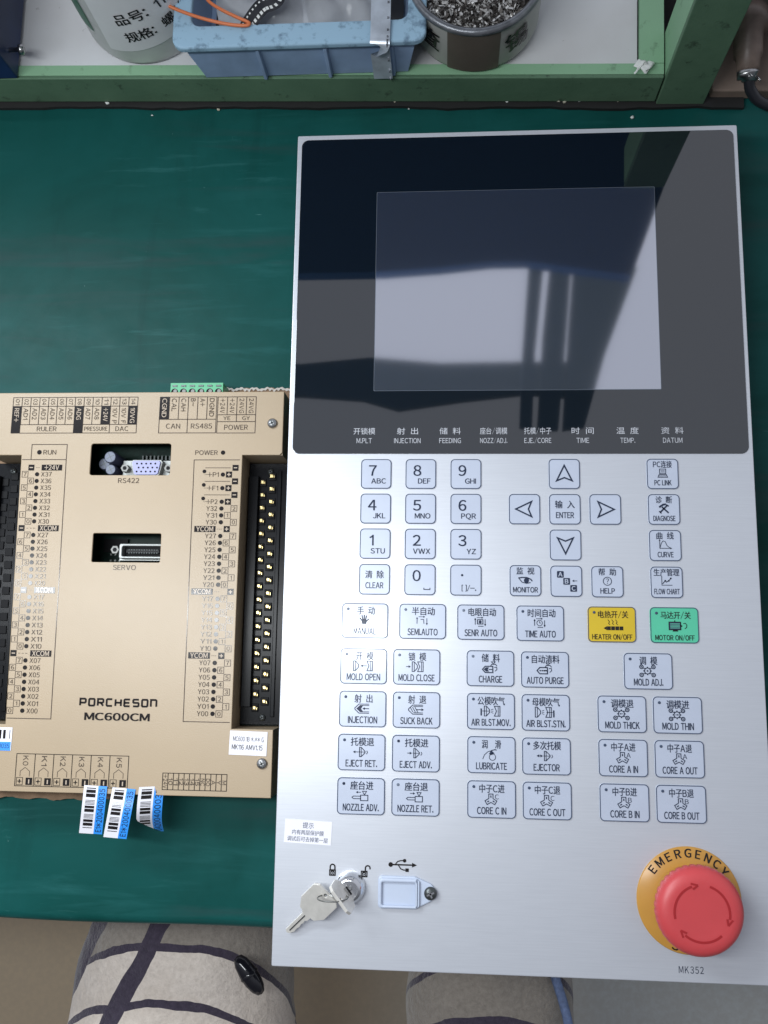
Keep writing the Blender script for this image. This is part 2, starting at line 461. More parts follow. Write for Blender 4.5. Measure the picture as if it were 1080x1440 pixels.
FY = -0.248         # front edge of the bench
bench = thing('work_bench', (0, FY, -0.04), 'work bench covered with scuffed dark teal vinyl, under everything in the picture', 'bench')
b = MB()
b.box(-1.1, 1.1, FY + 0.001, 1.0, -0.030, -0.003, 'bench_edge')
b.build('table_top', bench)
b = MB()
def mat_surface(u, w):
    # the sheet rolls over the front edge
    x = -1.1 + 2.2 * u
    L = w * 1.29
    wob = 0.0012 * math.sin(x * 9.0) + 0.0006 * math.sin(x * 31 + 1)
    r = 0.006
    if L < 0.03: return (x, FY - r * 0.0 + wob, -r - (0.03 - L))
    L -= 0.03
    q = r * math.pi / 2
    if L < q:
        a = L / r
        return (x, FY + wob + r * (1 - math.cos(a)), -r + r * math.sin(a))
    return (x, FY + wob + r + (L - q), 0.0)
vs_, fs = [], []
rows = [0, 0.0116, 0.0232, 0.0245, 0.0258, 0.027, 0.0285, 0.0300, 0.0306, 0.05, 0.2, 0.5, 1.0]
nu = 120
for w in rows:
    for i in range(nu + 1): vs_.append(mat_surface(i / nu, w))
for j in range(len(rows) - 1):
    for i in range(nu): fs.append((j * (nu + 1) + i, j * (nu + 1) + i + 1, (j + 1) * (nu + 1) + i + 1, (j + 1) * (nu + 1) + i))
b.add(vs_, fs, 'mat_vinyl', True)
b.build('vinyl_cover', bench)
for (lx, ly) in ((-1.0, FY + 0.1), (1.0, FY + 0.1), (-1.0, 0.9), (1.0, 0.9)):
    b = MB(); b.box(lx - 0.03, lx + 0.03, ly - 0.03, ly + 0.03, -0.64, -0.031, 'green_paint'); b.build('leg', bench)

# ------------------------------------------------------------------ shelf rack behind the bench top
RM = Matrix.Translation((0, 0.302, 0)) @ Matrix.Rotation(math.radians(-1.72), 4, 'Z')
rack = thing('shelf_rack', (0, 0.302, 0), 'green painted steel rack standing along the back of the bench, with white shelf board', 'rack')
PX0 = 0.101; PX1 = 0.133
b = MB()
b.box(-0.75, PX0 - 0.001, 0.0, 0.0025, 0.004, 0.030, 'green_paint')
b.build('front_rail', rack, RM, bevel=0.0006)
b = MB()
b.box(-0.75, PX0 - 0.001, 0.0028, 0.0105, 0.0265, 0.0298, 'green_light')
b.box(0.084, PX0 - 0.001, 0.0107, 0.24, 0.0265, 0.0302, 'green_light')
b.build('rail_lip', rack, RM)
b = MB(); b.box(-0.75, 0.083, 0.0107, 0.24, 0.0225, 0.0275, 'white_board'); b.build('shelf_board', rack, RM)
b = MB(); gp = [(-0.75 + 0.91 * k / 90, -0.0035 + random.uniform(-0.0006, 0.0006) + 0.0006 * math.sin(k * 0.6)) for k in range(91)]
b.prism([gp + [(0.16, 0.24), (-0.75, 0.24)]], 0.0004, 0.0030, 'gap_shade'); b.build('shade_strip', rack, RM)  # thin dark sheet standing in for the shade in the gap under the rail
b = MB()
b.box(PX0, PX1, -0.001, 0.003, 0.001, 0.20, 'green_paint')
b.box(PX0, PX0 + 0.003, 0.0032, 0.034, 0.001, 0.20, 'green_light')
b.build('post', rack, RM, bevel=0.0006)
def slab(points, z0, z1, key):
    n = len(points); b.add([(p[0], p[1], z0) for p in points] + [(p[0], p[1], z1) for p in points],
        [tuple(range(n)), tuple(range(2 * n - 1, n - 1, -1))] + [(i, n + i, n + (i + 1) % n, (i + 1) % n) for i in range(n)], key)
HS = 0.44
front = [mirror_height(px, py, HS) for px, py in ((300, 384), (425, 385), (540, 383), (620, 377), (690, 369), (740, 368), (800, 376), (888, 388))]
right = [mirror_height(px, py, HS) for px, py in ((940, 245), (968, 185))]
b = MB(); slab([Vector((-0.75, front[0].y, 0))] + front + right + [Vector((right[-1].x + 0.01, 0.62, 0)), Vector((-0.75, 0.62, 0))], ZP + HS, ZP + HS + 0.02, 'reflection_navy')
b.build('reflection_slab', rack)  # unseen slab added to reflect dark in the screen and shade the rear
H2 = 0.80
for q4 in (((744, 374), (735, 500), (731, 600), (748, 603), (752, 500), (764, 374)), ((774, 372), (764, 470), (756, 604), (785, 604), (795, 480), (803, 372)), ((807, 374), (800, 470), (792, 604), (822, 600), (850, 500), (896, 376))):
    b = MB(); slab([mirror_height(*q, H2) for q in q4], ZP + H2, ZP + H2 + 0.015, 'reflection_slate')
    b.build('reflection_strip', rack)  # unseen strips added, outlined to reflect as a slanting band in the screen
H3 = 1.1
b = MB(); slab([mirror_height(*q, H3) for q in ((250, 512), (425, 512), (520, 503), (620, 511), (735, 509), (800, 509), (830, 560), (740, 553), (650, 563), (560, 576), (510, 562), (425, 556), (250, 556))], ZP + H3, ZP + H3 + 0.02, 'reflection_slate')
b.build('reflection_band', rack)  # unseen slab added overhead for the lower dark band reflected in the screen

# ------------------------------------------------------------------ things on the rack
def can(cx, cy, z0, r, h, body, label):
    t = thing('tin_can', (cx, cy, z0), label, 'can')
    b = MB()
    b.lathe([(r - 0.004, 0.0), (r - 0.001, 0.001), (r, 0.004), (r, h - 0.003)], cx, cy, body, 72, z=z0, cap=False)
    b.lathe([(r - 0.002, h - 0.003), (r - 0.002, 0.004), (0.0005, 0.004)], cx, cy, 'can_inside', 72, z=z0, cap=False)
    b.build('body', t)
    b = MB()
    b.lathe([(r + 0.0002, h - 0.004), (r + 0.0014, h - 0.0025), (r + 0.0012, h), (r - 0.001, h + 0.001), (r - 0.003, h), (r - 0.0028, h - 0.004)], cx, cy, 'can_rim', 72, z=z0, cap=False)
    b.build('rim', t)
    return t
def wrap(cx, cy, z0, r, up0=0.0):
    """maps flat (arc degrees, height) to the can's side, 270 degrees facing the viewer"""
    def f(deg, zz, e=0.0):
        a = math.radians(deg); return Vector((cx + (r + e) * math.cos(a), cy + (r + e) * math.sin(a), z0 + zz))
    return f
def can_patch(t, f, a0, a1, z0, z1, key, e, name, skew=0.0):
    b = MB(); b.sheet(lambda u, w: f(a0 + (a1 - a0) * u, z0 + (z1 - z0) * w + skew * (u - 0.5), e), 24, 2, key)
    return b.build(name, t)
def can_text(b, f, s, adeg, zc, h, key, e, r, tilt=0.0, w=None, bold=0.0):
    vs_, fs = _text_mesh(s, bold, 1.0)
    cjk = any(ord(ch) > 0x2e80 for ch in s); y0, y1 = CJK if cjk else (0, CAP)
    sc_ = h / (y1 - y0); xm = (min(p[0] for p in vs_) + max(p[0] for p in vs_)) / 2
    out = []
    for p in vs_:
        x = (p[0] - xm) * sc_; y = (p[1] - (y0 + y1) / 2) * sc_
        x, y = x * math.cos(tilt) - y * math.sin(tilt), x * math.sin(tilt) + y * math.cos(tilt)
        out.append(f(adeg + math.degrees(x / r), zc + y, e + p[2] * 6))
    b.add(out, fs, key)

c1 = (-0.2515, 0.3640); r1 = 0.0435; h1 = 0.085
tc1 = can(c1[0], c1[1], 0.0282, r1, h1, 'can_white', 'white can with a black printed paper label, left of the blue bin')
f1 = wrap(c1[0], c1[1], 0.0282, r1)
can_patch(tc1, f1, 190, 232, 0.024, 0.084, 'print_green', 0.0003, 'green_print')
can_patch(tc1, f1, 244, 372, 0.020, 0.078, 'label_paper', 0.0005, 'paper_label', 0.012)
b = MB()
can_text(b, f1, '品号: 119-05', 306, 0.0510, 0.0092, 'ink_black', 0.0009, r1, 0.17, bold=0.012)
b.build('label_writing', tc1)
b = MB()
can_text(b, f1, '规格: 螺丝PM2', 309, 0.0350, 0.0086, 'ink_black', 0.0009, r1, 0.17, bold=0.012)
b.build('label_writing', tc1)

c2 = (-0.0245, 0.3490); r2 = 0.0430; h2 = 0.040
tc2 = can(c2[0], c2[1], 0.0308, r2, h2, 'can_grey', 'open grey and brown can full of solder scrap, right of the blue bin')
f2 = wrap(c2[0], c2[1], 0.0308, r2)
can_patch(tc2, f2, 245, 291, 0.002, 0.036, 'can_brown', 0.0003, 'brown_print')
b = MB()
can_text(b, f2, '锡', 308, 0.021, 0.017, 'ink_black', 0.0008, r2, 0.12, bold=0.02)
b.build('label_writing', tc2)
b = MB()
can_text(b, f2, '渣', 225, 0.022, 0.017, 'ink_black', 0.0008, r2, -0.05, bold=0.02)
b.build('label_writing', tc2)
# scrap metal filling
b = MB()
for k in range(5200):
    a = random.uniform(0, 2 * math.pi); rr = (r2 - 0.004) * math.sqrt(random.random())
    zt = 0.0308 + h2 - 0.012 + 0.006 * (1 - (rr / r2) ** 2) + random.uniform(-0.002, 0.002)
    p = Vector((c2[0] + rr * math.cos(a), c2[1] + rr * math.sin(a), zt))
    d = Vector((random.gauss(0, 1), random.gauss(0, 1), random.gauss(0, 0.6))).normalized() * random.uniform(0.0007, 0.0024)
    e = d.cross(Vector((random.gauss(0, 1), random.gauss(0, 1), random.gauss(0, 1)))).normalized() * random.uniform(0.0003, 0.0009)
    b.add([p - d - e, p + d - e, p + d + e, p - d + e], [(0, 1, 2, 3)], 'scrap_light' if random.random() < 0.42 else 'scrap_dark')
b.lathe([(r2 - 0.0025, 0.0), (r2 - 0.01, 0.002), (0.0005, 0.004)], c2[0], c2[1], 'scrap_dark', 48, z=0.0308 + h2 - 0.0155, cap=False)
o = b.build('solder_scrap'); o['kind'] = 'stuff'
tag(o, 'loose silvery solder scrap filling the grey and brown can', 'scrap')

# blue bin
BX0, BX1, BY0, BY1, BZ = -0.207, -0.069, 0.3085, 0.425, 0.0308
binT = thing('storage_bin', (-0.138, 0.3085, BZ), 'light blue plastic bin with dirty rim, full of bags and wire, between the two cans', 'bin')
b = MB()
hB = 0.036; fl_ = 0.007
def loop(ex, z): return [Vector((BX0 - ex, BY0 - ex * 0.25, z)), Vector((BX1 + ex, BY0 - ex * 0.25, z)), Vector((BX1 + ex, BY1, z)), Vector((BX0 - ex, BY1, z))]
L = [loop(0, BZ), loop(fl_, BZ + hB), loop(fl_ - 0.0025, BZ + hB), loop(-0.0025, BZ + 0.003)]
vs_ = [p for q in L for p in q]
fs = [(j * 4 + k, j * 4 + (k + 1) % 4, (j + 1) * 4 + (k + 1) % 4, (j + 1) * 4 + k) for j in (0, 1, 2) for k in range(4)] + [(12, 13, 14, 15), (3, 2, 1, 0)]
b.add(vs_, fs, 'bin_blue')
for fx in (0.30, 0.62, 0.93):
    x = BX0 + (BX1 - BX0) * fx
    b.add([(x - 0.001, BY0 - 0.0035, BZ + 0.001), (x + 0.001, BY0 - 0.0035, BZ + 0.001), (x + 0.001, BY0 - 0.004, BZ + hB - 0.005), (x - 0.001, BY0 - 0.004, BZ + hB - 0.005),
           (x - 0.002, BY0 + 0.001, BZ + 0.001), (x + 0.002, BY0 + 0.001, BZ + 0.001), (x + 0.002, BY0 - 0.001, BZ + hB - 0.005), (x - 0.002, BY0 - 0.001, BZ + hB - 0.005)],
          [(0, 1, 2, 3), (4, 0, 3, 7), (1, 5, 6, 2)], 'bin_blue')
b.build('body', binT, bevel=0.0015)
b = MB()
b.prism([rrect((BX0 + BX1) / 2, (BY0 + BY1) / 2, BX1 - BX0 + 0.026, BY1 - BY0 + 0.010, 0.008), rrect((BX0 + BX1) / 2, (BY0 + BY1) / 2 + 0.004, BX1 - BX0 + 0.002, BY1 - BY0 - 0.014, 0.006)], BZ + hB - 0.004, BZ + hB + 0.001, 'bin_rim', 0.0015)
b.build('rim', binT)
# contents
def crumple(cx, cy, z, sx, sy, amp, key, seed, nu=26, nv=26):
    rnd = random.Random(seed); ks = [(rnd.uniform(-1, 1) * 9, rnd.uniform(-1, 1) * 9, rnd.uniform(0, 6)) for _ in range(12)]
    def fn(u, w):
        x = (u - 0.5) * sx; y = (w - 0.5) * sy
        zz = sum(abs(math.sin(a * u + c_ * w + ph)) for a, c_, ph in ks) / 12
        edge = max(0, 1 - (2 * abs(u - 0.5)) ** 3) * max(0, 1 - (2 * abs(w - 0.5)) ** 3)
        return (cx + x + 0.002 * math.sin(8 * w + ks[0][2]), cy + y + 0.002 * math.sin(9 * u + ks[1][2]), z + (zz - 0.3) * amp * (0.3 + edge))
    b = MB(); b.sheet(fn, nu, nv, key); return b
b = crumple(-0.165, 0.365, BZ + 0.018, 0.06, 0.075, 0.028, 'clear_bag', 3); tag(b.build('plastic_bag'), 'clear crumpled plastic bag in the left half of the blue bin', 'bag')
b = crumple(-0.112, 0.362, BZ + 0.018, 0.055, 0.075, 0.026, 'clear_bag', 9); tag(b.build('plastic_bag'), 'clear crumpled plastic bag in the right half of the blue bin, beside silver film', 'bag')
b = crumple(-0.138, 0.362, BZ + 0.006, 0.128, 0.1, 0.010, 'tape_black', 5); o = b.build('parts_heap'); tag(o, 'dark heap of small parts under the bags in the blue bin', 'parts')
# black carrier tape with white marks
p0 = at(352, 30, BZ + 0.036); p1 = at(388, -2, BZ + 0.040)
path = catmull([p0 + Vector((-0.006, -0.004, -0.006)), p0, (p0 + p1) / 2 + Vector((0, 0, 0.003)), p1, p1 + Vector((0.004, 0.02, 0.004))], 8)
b = MB()
def strip(b, path, w, key, off=(0, 0, 0)):
    vs_ = []
    for k, p in enumerate(path):
        t = (path[min(k + 1, len(path) - 1)] - path[max(k - 1, 0)]).normalized(); s_ = t.cross(Vector((0, 0, 1))).normalized()
        vs_ += [p + s_ * w / 2 + Vector(off), p - s_ * w / 2 + Vector(off)]
    b.add(vs_, [(2 * k, 2 * k + 1, 2 * k + 3, 2 * k + 2) for k in range(len(path) - 1)], key, True)
strip(b, path, 0.012, 'tape_black')
for k in range(2, len(path) - 2, 2):
    p = path[k]; t = (path[k + 1] - path[k - 1]).normalized(); s_ = t.cross(Vector((0, 0, 1))).normalized()
    for off, w_, l_ in ((0.003, 0.0012, 0.0009), (-0.0035, 0.0006, 0.0006)):
        c_ = p + s_ * off + Vector((0, 0, 0.0004))
        b.add([c_ - s_ * w_ - t * l_, c_ + s_ * w_ - t * l_, c_ + s_ * w_ + t * l_, c_ - s_ * w_ + t * l_], [(0, 1, 2, 3)], 'debris_white')
tag(b.build('carrier_tape'), 'black component carrier tape with pale pockets, lying in the blue bin', 'tape')
# orange wire
wz = BZ + hB + 0.002
pw = [at(q[0], q[1], wz + q[2]) for q in ((208, -8, .004), (225, 2, .003), (250, 14, .001), (285, 26, .001), (320, 34, .0005), (345, 36, .0008), (350, 32, .001), (335, 25, .001), (312, 14, .0005), (295, 3, .0), (285, -10, 0))]
b = MB(); b.tube(catmull(pw, 6), 0.0011, 'wire_orange', 8)
tag(b.build('wire'), 'thin orange wire looped over the front rim of the blue bin', 'wire')
# silver film strip folded over the rim
pf = [Vector((-0.0855, BY0 - 0.0062, BZ + 0.002)), Vector((-0.0855, BY0 - 0.0075, BZ + hB - 0.004)), Vector((-0.0853, BY0 - 0.0062, BZ + hB + 0.0022)), Vector((-0.085, BY0 + 0.002, BZ + hB + 0.0032)), Vector((-0.0845, BY0 + 0.03, BZ + hB + 0.006)), Vector((-0.084, BY0 + 0.06, BZ + hB + 0.006))]
b = MB(); pth = catmull(pf, 6); strip(b, pth, 0.0125, 'silver_film')
for k in range(0, len(pth) - 1, 2):
    p = pth[k]; b.box(p.x + 0.0042, p.x + 0.0052, p.y - 0.0012, p.y - 0.0002, p.z, p.z + 0.0010, 'can_rim')
tag(b.build('film_strip'), 'shiny silver film strip hanging over the front rim of the blue bin', 'tape')

# navy bin at far left, with bolt
b = MB()
navy = thing('storage_bin', (-0.39, 0.33, 0.03), 'dark navy plastic bin at the far left end of the shelf', 'bin')
b.add([Vector(p) for p in ((-0.46, 0.312, 0.031), (-0.3405, 0.312, 0.031), (-0.3405, 0.42, 0.031), (-0.46, 0.42, 0.031), (-0.465, 0.308, 0.085), (-0.3385, 0.308, 0.085), (-0.3385, 0.424, 0.085), (-0.465, 0.424, 0.085),
       (-0.461, 0.312, 0.085), (-0.3425, 0.312, 0.085), (-0.3425, 0.42, 0.085), (-0.461, 0.42, 0.085), (-0.458, 0.314, 0.034), (-0.3435, 0.314, 0.034), (-0.3435, 0.418, 0.034), (-0.458, 0.418, 0.034))],
      [(0, 1, 5, 4), (1, 2, 6, 5), (2, 3, 7, 6), (3, 0, 4, 7), (4, 5, 9, 8), (5, 6, 10, 9), (6, 7, 11, 10), (7, 4, 8, 11), (8, 9, 13, 12), (9, 10, 14, 13), (10, 11, 15, 14), (11, 8, 12, 15), (12, 13, 14, 15), (3, 2, 1, 0)], 'bin_navy')
b.build('body', navy, bevel=0.001)
q = at(32, 64, 0.05)
b = MB()
mx = Matrix.Translation((-0.339, q.y, 0.046)) @ Matrix.Rotation(math.radians(90), 4, 'Y')
b.lathe([(0.0016, -0.002), (0.0016, 0.006), (0.0034, 0.006), (0.0034, 0.0085), (0.002, 0.0095)], 0, 0, 'steel', 16, mtx=mx)
b.build('bolt', navy)

# right of the post: brown board, navy bin, plug with cable
b = MB(); bx0 = PX1 + 0.004
b.box(bx0, 0.34, 0.004, 0.30, 0.001, 0.010, 'wood_brown')
tag(b.build('board', None, RM, bevel=0.001), 'flat brown board lying on the bench right of the green post', 'board')
b = MB()
q = at(1004, 12, 0.03)
b.box(q.x, q.x + 0.12, q.y, q.y + 0.08, 0.0105, 0.05, 'bin_navy')
b.box(q.x + 0.004, q.x + 0.116, q.y + 0.004, q.y + 0.076, 0.0502, 0.053, 'bin_navy')
tag(b.build('small_box', bevel=0.002), 'dark blue box behind the brown plug, right of the green post', 'box')
pz = 0.032
plug = thing('cable_plug', at(1052, 60, pz), 'dusty brown round cable plug on the brown board right of the green post', 'plug')
pa = at(1052, -6, pz); pb = at(1052, 22, pz); pc = at(1052, 40, pz); pd = at(1052, 78, pz); pe = at(1052, 100, pz)
b = MB()
b.tube([pa, pb + Vector((0, .0005, 0)), pb, pc, pc + Vector((0, -.001, 0)), pd, pd + Vector((0, -.001, 0)), pe], 0, 'plug_brown', 20, [0.0125, 0.0125, 0.0135, 0.0135, 0.0095, 0.0090, 0.0078, 0.0070])
b.build('body', plug)
b = MB()
b.tube([pe + Vector((0, -.0004, 0)), pe + Vector((0.0, -0.003, -.001)), pe + Vector((0.001, -0.0035, -.001)), pe + Vector((0.001, -0.006, -0.002))], 0, 'steel', 14, [0.0072, 0.0070, 0.0052, 0.0048])
for k in range(5):
    a = random.uniform(0, 6.28); d = Vector((0.005 * math.cos(a), -0.004, 0.005 * abs(math.sin(a))))
    b.tube([pe + d, pe + d + Vector((0.002, -0.004, 0.001))], 0.0004, 'steel', 5)
b.build('collar', plug)
b = MB()
b.tube(catmull([pe + Vector((0.001, -0.004, -0.001)), pe + Vector((0.004, -0.010, -0.007)), pe + Vector((0.016, -0.017, -0.012)), pe + Vector((0.06, -0.03, -0.016))], 6), 0.0036, 'tape_black', 10)
b.build('cable', plug)

# crumbs
spots = [((153, 148.5), .0026, 'debris_white'), ((307, 154), .0020, 'crumb'), ((556, 145), .0022, 'crumb'), ((713, 146), .0018, 'debris_white'), ((748, 142), .0013, 'crumb'), ((784, 144.5), .0034, 'crumb'), ((793, 146.5), .0024, 'crumb'), ((814, 143.5), .0030, 'debris_white'),
         ((842, 142), .0017, 'crumb'), ((868, 145), .0014, 'crumb'), ((889, 165), .0022, 'debris_white'), ((960, 133), .0022, 'debris_white'), ((214, 162), .0014, 'debris_white'), ((575, 153), .0012, 'debris_white')]
for (q, r, key) in spots:
    p = at(q[0], q[1], 0.001)
    b = MB(); bmx = bmesh.new(); bmesh.ops.create_icosphere(bmx, subdivisions=1, radius=r * 0.6)
    bmx.verts.ensure_lookup_table()
    vv = [Vector((u.co.x * random.uniform(0.6, 1.4), u.co.y * random.uniform(0.5, 1.2), u.co.z * random.uniform(0.5, 1))) + Vector((p.x, p.y, (0.0031 if q[1] < 152 else 0.0004) + r * 0.3)) for u in bmx.verts]
    b.add(vv, [tuple(u.index for u in f.verts) for f in bmx.faces], key); bmx.free()
    tag(b.build('crumb'), 'tiny pale crumb lying on the teal cover along the foot of the rack', 'crumb', 'crumbs along the foot of the rack')
p = at(905, 96, 0.031)
b = crumple(p.x, p.y, 0.0325, 0.010, 0.007, 0.005, 'debris_white', 21, 8, 8)
tag(b.build('torn_film'), 'torn scrap of white film on the green rail at the inner corner of the post', 'scrap')

# ------------------------------------------------------------------ operator panel
panel = thing('control_panel', (0, 0, 0), 'silver machine control panel with black screen, keypad and red emergency button', 'control panel')
b = MB()
b.box(-0.122, 0.122, -0.130, 0.242, 0.0004, ZP - 0.0035, 'housing')
b.build('housing', panel)
b = MB()
b.prism([rrect(0, 0, 0.280, 0.509, 0.0008, 2)], ZP - 0.003, ZP, 'panel_film', 0.0005)
b.build('plate', panel)
b = MB()
b.prism([rrect(0.0002, 0.1465, 0.2745, 0.2092, 0.0045, 6)], ZP - 0.0004, ZP + 0.0006, 'bezel_glass', 0.0002)
bz = b.build('screen_glass', panel)
b = MB(); zg = ZP + 0.0007
b.poly(rrect(0, 0.1475, 0.1750, 0.1320, 0.0004, 1), zg, 'display_edge')
b.poly(rrect(0, 0.1475, 0.1744, 0.1314, 0.0004, 1), zg + 0.0001, 'display_glass')
b.build('display', bz)
b = MB()
for x, cn, cw, en, ew in ((-92.7, '开锁模', 13.4, 'M.PLT', 9.4), (-66.2, '射 出', 13.0, 'INJECTION', 16.2), (-40.1, '储 料', 13.0, 'FEEDING', 13.2), (-13.7, '座台/调模', 16.6, 'NOZZ/ADJ.', 16.4),
                          (12.9, '托模/中子', 16.4, 'EJE./CORE', 16.2), (39.8, '时 间', 13.2, 'TIME', 7.6), (66.5, '温 度', 13.2, 'TEMP.', 8.8), (93.0, '资 料', 13.2, 'DATUM', 11.4)):
    b.text(cn, x * MM, 0.0559, ZP + 0.0008, 'ink_white', 4.0 * MM, cw * MM)
    b.text(en, x * MM, 0.0500, ZP + 0.0008, 'ink_white', 3.1 * MM, ew * MM)
b.build('caption', bz)

KT = ZP + 0.0006
ZL = KT + 0.00022
def icon(b, cx, cy, kind, key='ink_navy'):
    P = lambda pts: [(cx + x * MM, cy + y * MM) for x, y in pts]
    ln = lambda pts, w=0.42, closed=False: b.line(P(pts), w * MM, ZL, key, closed)
    fl = lambda pts: b.poly(P(pts), ZL, key)
    dot = lambda x, y, r: b.poly(circle(cx + x * MM, cy + y * MM, r * MM, 14), ZL, key)
    rg = lambda x, y, r, w=0.4: b.ring(circle(cx + x * MM, cy + y * MM, (r + w / 2) * MM, 20), circle(cx + x * MM, cy + y * MM, (r - w / 2) * MM, 20), ZL, key)
    def arrow(x0, x1, y, w=0.4, hd=1.1, both=False):
        s = 1 if x1 > x0 else -1
        ln([(x0 + (s * hd if both else 0), y), (x1 - s * hd, y)], w)
        fl([(x1, y), (x1 - s * hd * 1.2, y + hd * 0.7), (x1 - s * hd * 1.2, y - hd * 0.7)][::s])
        if both: fl([(x0, y), (x0 + s * hd * 1.2, y + hd * 0.7), (x0 + s * hd * 1.2, y - hd * 0.7)][::-s])
    def mold_l(x): ln([(x, -2.8), (x, 2.8), (x + 1.2, 2.8), (x + 3.0, 0.8), (x + 3.0, -0.8), (x + 1.2, -2.8)], 0.45, True); ln([(x + 1.2, 2.6), (x + 1.2, -2.6)], 0.35)
    def mold_r(x): ln([(x, 2.8), (x + 3.2, 2.8), (x + 3.2, -2.8), (x, -2.8), (x + 1.2, 0)], 0.45, True); ln([(x + 2.2, 2.6), (x + 2.2, -2.6)], 0.35)
    if kind in ('up', 'down', 'left', 'right'):
        pts = [(0, 5.2), (-4.6, -4.2), (0, -2.3), (4.6, -4.2)]
        k = {'up': 0, 'left': 1, 'down': 2, 'right': 3}[kind]
        for _ in range(k): pts = [(-y, x) for x, y in pts]
        ln(pts, 0.85, True)
    elif kind == 'eye':
        ln([(-4.2, 1.2), (-2, 1.6), (1, 1.5), (3.2, 0.5), (4.0, -0.6)], 0.7)
        ln([(-3.6, 0.8), (-2, -1.2), (0.6, -1.9), (3.0, -1.4)], 0.5)
        dot(0.6, -0.2, 1.5)
    elif kind == 'abc':
        for (x, y, ch) in ((-3.4, 4.0, 'A'), (0.2, -0.1, 'B'), (4.2, -4.2, 'C')):
            b.poly(rrect(cx + x * MM, cy + y * MM, 3.9 * MM, 3.9 * MM, 0.4 * MM, 2), ZL, key)
            b.text(ch, cx + x * MM, cy + y * MM, ZL + 0.0001, 'key_film', 2.5 * MM, bold=0.02)
        arrow(6.4, 3.4, 0.2, 0.35, 1.0)
    elif kind == 'help':
        rg(0, 0, 2.4, 0.4); b.text('?', cx, cy, ZL, key, 3.0 * MM)
    elif kind == 'pc':
        ln([(-1.8, -0.2), (-1.8, 2.6), (1.8, 2.6), (1.8, -0.2)], 0.4, True); fl([(-1.3, 0.3), (1.3, 0.3), (1.3, 2.1), (-1.3, 2.1)]) if False else None
        ln([(-1.2, 1.6), (1.2, 1.6)], 0.3); ln([(-1.2, 0.8), (1.2, 0.8)], 0.3)
        ln([(-2.2, -0.8), (2.2, -0.8), (2.8, -2.4), (-2.8, -2.4)], 0.4, True); ln([(-2.2, -1.6), (2.2, -1.6)], 0.3)
    elif kind == 'tools':
        ln([(-2.4, -2.2), (2.0, 2.2)], 0.9); ln([(2.6, -2.4), (-1.2, 1.2)], 0.9); ln([(-2.8, 1.0), (-0.4, 2.6), (1.2, 2.8)], 1.1)
        ln([(1.4, 2.6), (2.8, 1.6)], 0.7); ln([(-2.9, -1.4), (-1.6, -2.7)], 0.7)
    elif kind == 'curve':
        ln([(-3.2, 3.0), (-3.2, -2.0), (3.4, -2.0)], 0.35); ln([(-3.2, -2.0), (-2.2, 1.2), (-1.2, 2.4), (0, 2.0), (1.0, -0.4), (2.2, -1.4), (3.0, -1.7)], 0.35)
        fl([(-3.2, 3.6), (-3.7, 2.4), (-2.7, 2.4)]); fl([(4.0, -2.0), (2.8, -1.5), (2.8, -2.5)])
    elif kind == 'flow':
        ln([(-2.8, 3.6), (-2.8, -2.0), (3.2, -2.0)], 0.35); ln([(-2.4, -1.2), (-0.8, 0.6), (-0.2, -0.2), (1.2, 0.6), (2.6, 2.2)], 0.45)
        for q in ((-0.8, 0.6), (1.2, 0.6), (2.4, 2.0)): dot(*q, 0.5)
    elif kind == 'hand':
        for x0, y0, x1, y1 in ((-1.4, 0, -2.8, 1.6), (-0.8, 0.4, -1.4, 3.0), (0, 0.4, 0, 3.3), (0.8, 0.4, 1.4, 2.9), (1.2, -0.6, 2.8, 0.9)): ln([(x0, y0), (x1, y1)], 0.75)
        fl([(-1.8, 0.2), (-1.2, -2.2), (1.2, -2.2), (1.6, -0.4), (1.2, 0.7), (-1.2, 0.7)])
    elif kind in ('cycle', 'eyecycle', 'clockcycle'):
        arrow(-2.0, 1.9, 2.5, 0.35, 0.9); ln([(2.9, 1.6), (2.9, -1.8)], 0.4); ln([(-2.9, 1.8), (-2.9, -1.6)], 0.4)
        fl([(2.9, -2.5), (2.3, -1.2), (3.5, -1.2)][::-1]); fl([(-2.9, 2.4), (-3.5, 1.2), (-2.3, 1.2)])
        ln([(-1.2, -2.5), (2.0, -2.5)], 0.4) if kind != 'cycle' else ln([(-0.8, 1.0), (1.0, 1.0), (1.2, -1.6)], 0.4)
        if kind == 'eyecycle': ln([(-1.6, -1.2), (-1.6, 1.3), (1.6, 1.3), (1.6, -1.2)], 0.5, True); dot(0, 0, 0.9)
        if kind == 'clockcycle': rg(0, 0, 1.6, 0.35); ln([(0, 1.0), (0, 0), (0.8, 0)], 0.35)
    elif kind == 'mopen': mold_l(-5.6); mold_r(2.4); arrow(2.4, -1.4, 0)
    elif kind == 'mclose': arrow(-5.8, -3.0, 0); mold_l(-2.2); mold_r(1.0)
    elif kind in ('inject', 'suck'):
        ln([(4.2, 2.6), (-1.8, 2.6), (-4.2, 0.4), (-4.2, -0.4), (-1.8, -2.6), (4.2, -2.6)], 0.45)
        ln([(4.2, 1.8), (-1.4, 1.8)], 0.4); ln([(4.2, -1.8), (-1.4, -1.8)], 0.4)
        if kind == 'inject': fl([(-3.4, 0), (-1.4, -1.7), (0.6, -1.7), (-0.6, 0), (0.6, 1.7), (-1.4, 1.7)]); arrow(4.2, 0.2, 0, 0.5, 1.2)
        else:
            for x in (-2.6, -1.2, 0.2): ln([(x - 0.7, 1.4), (x + 1.0, -1.5)], 0.4)
            arrow(0.4, 4.8, 0, 0.5, 1.2)
    elif kind in ('charge', 'purge'):
        ln([(1.8, 1.0), (-2.6, 1.0), (-4.2, -0.8), (-2.6, -2.6), (1.8, -2.6)], 0.6, True)
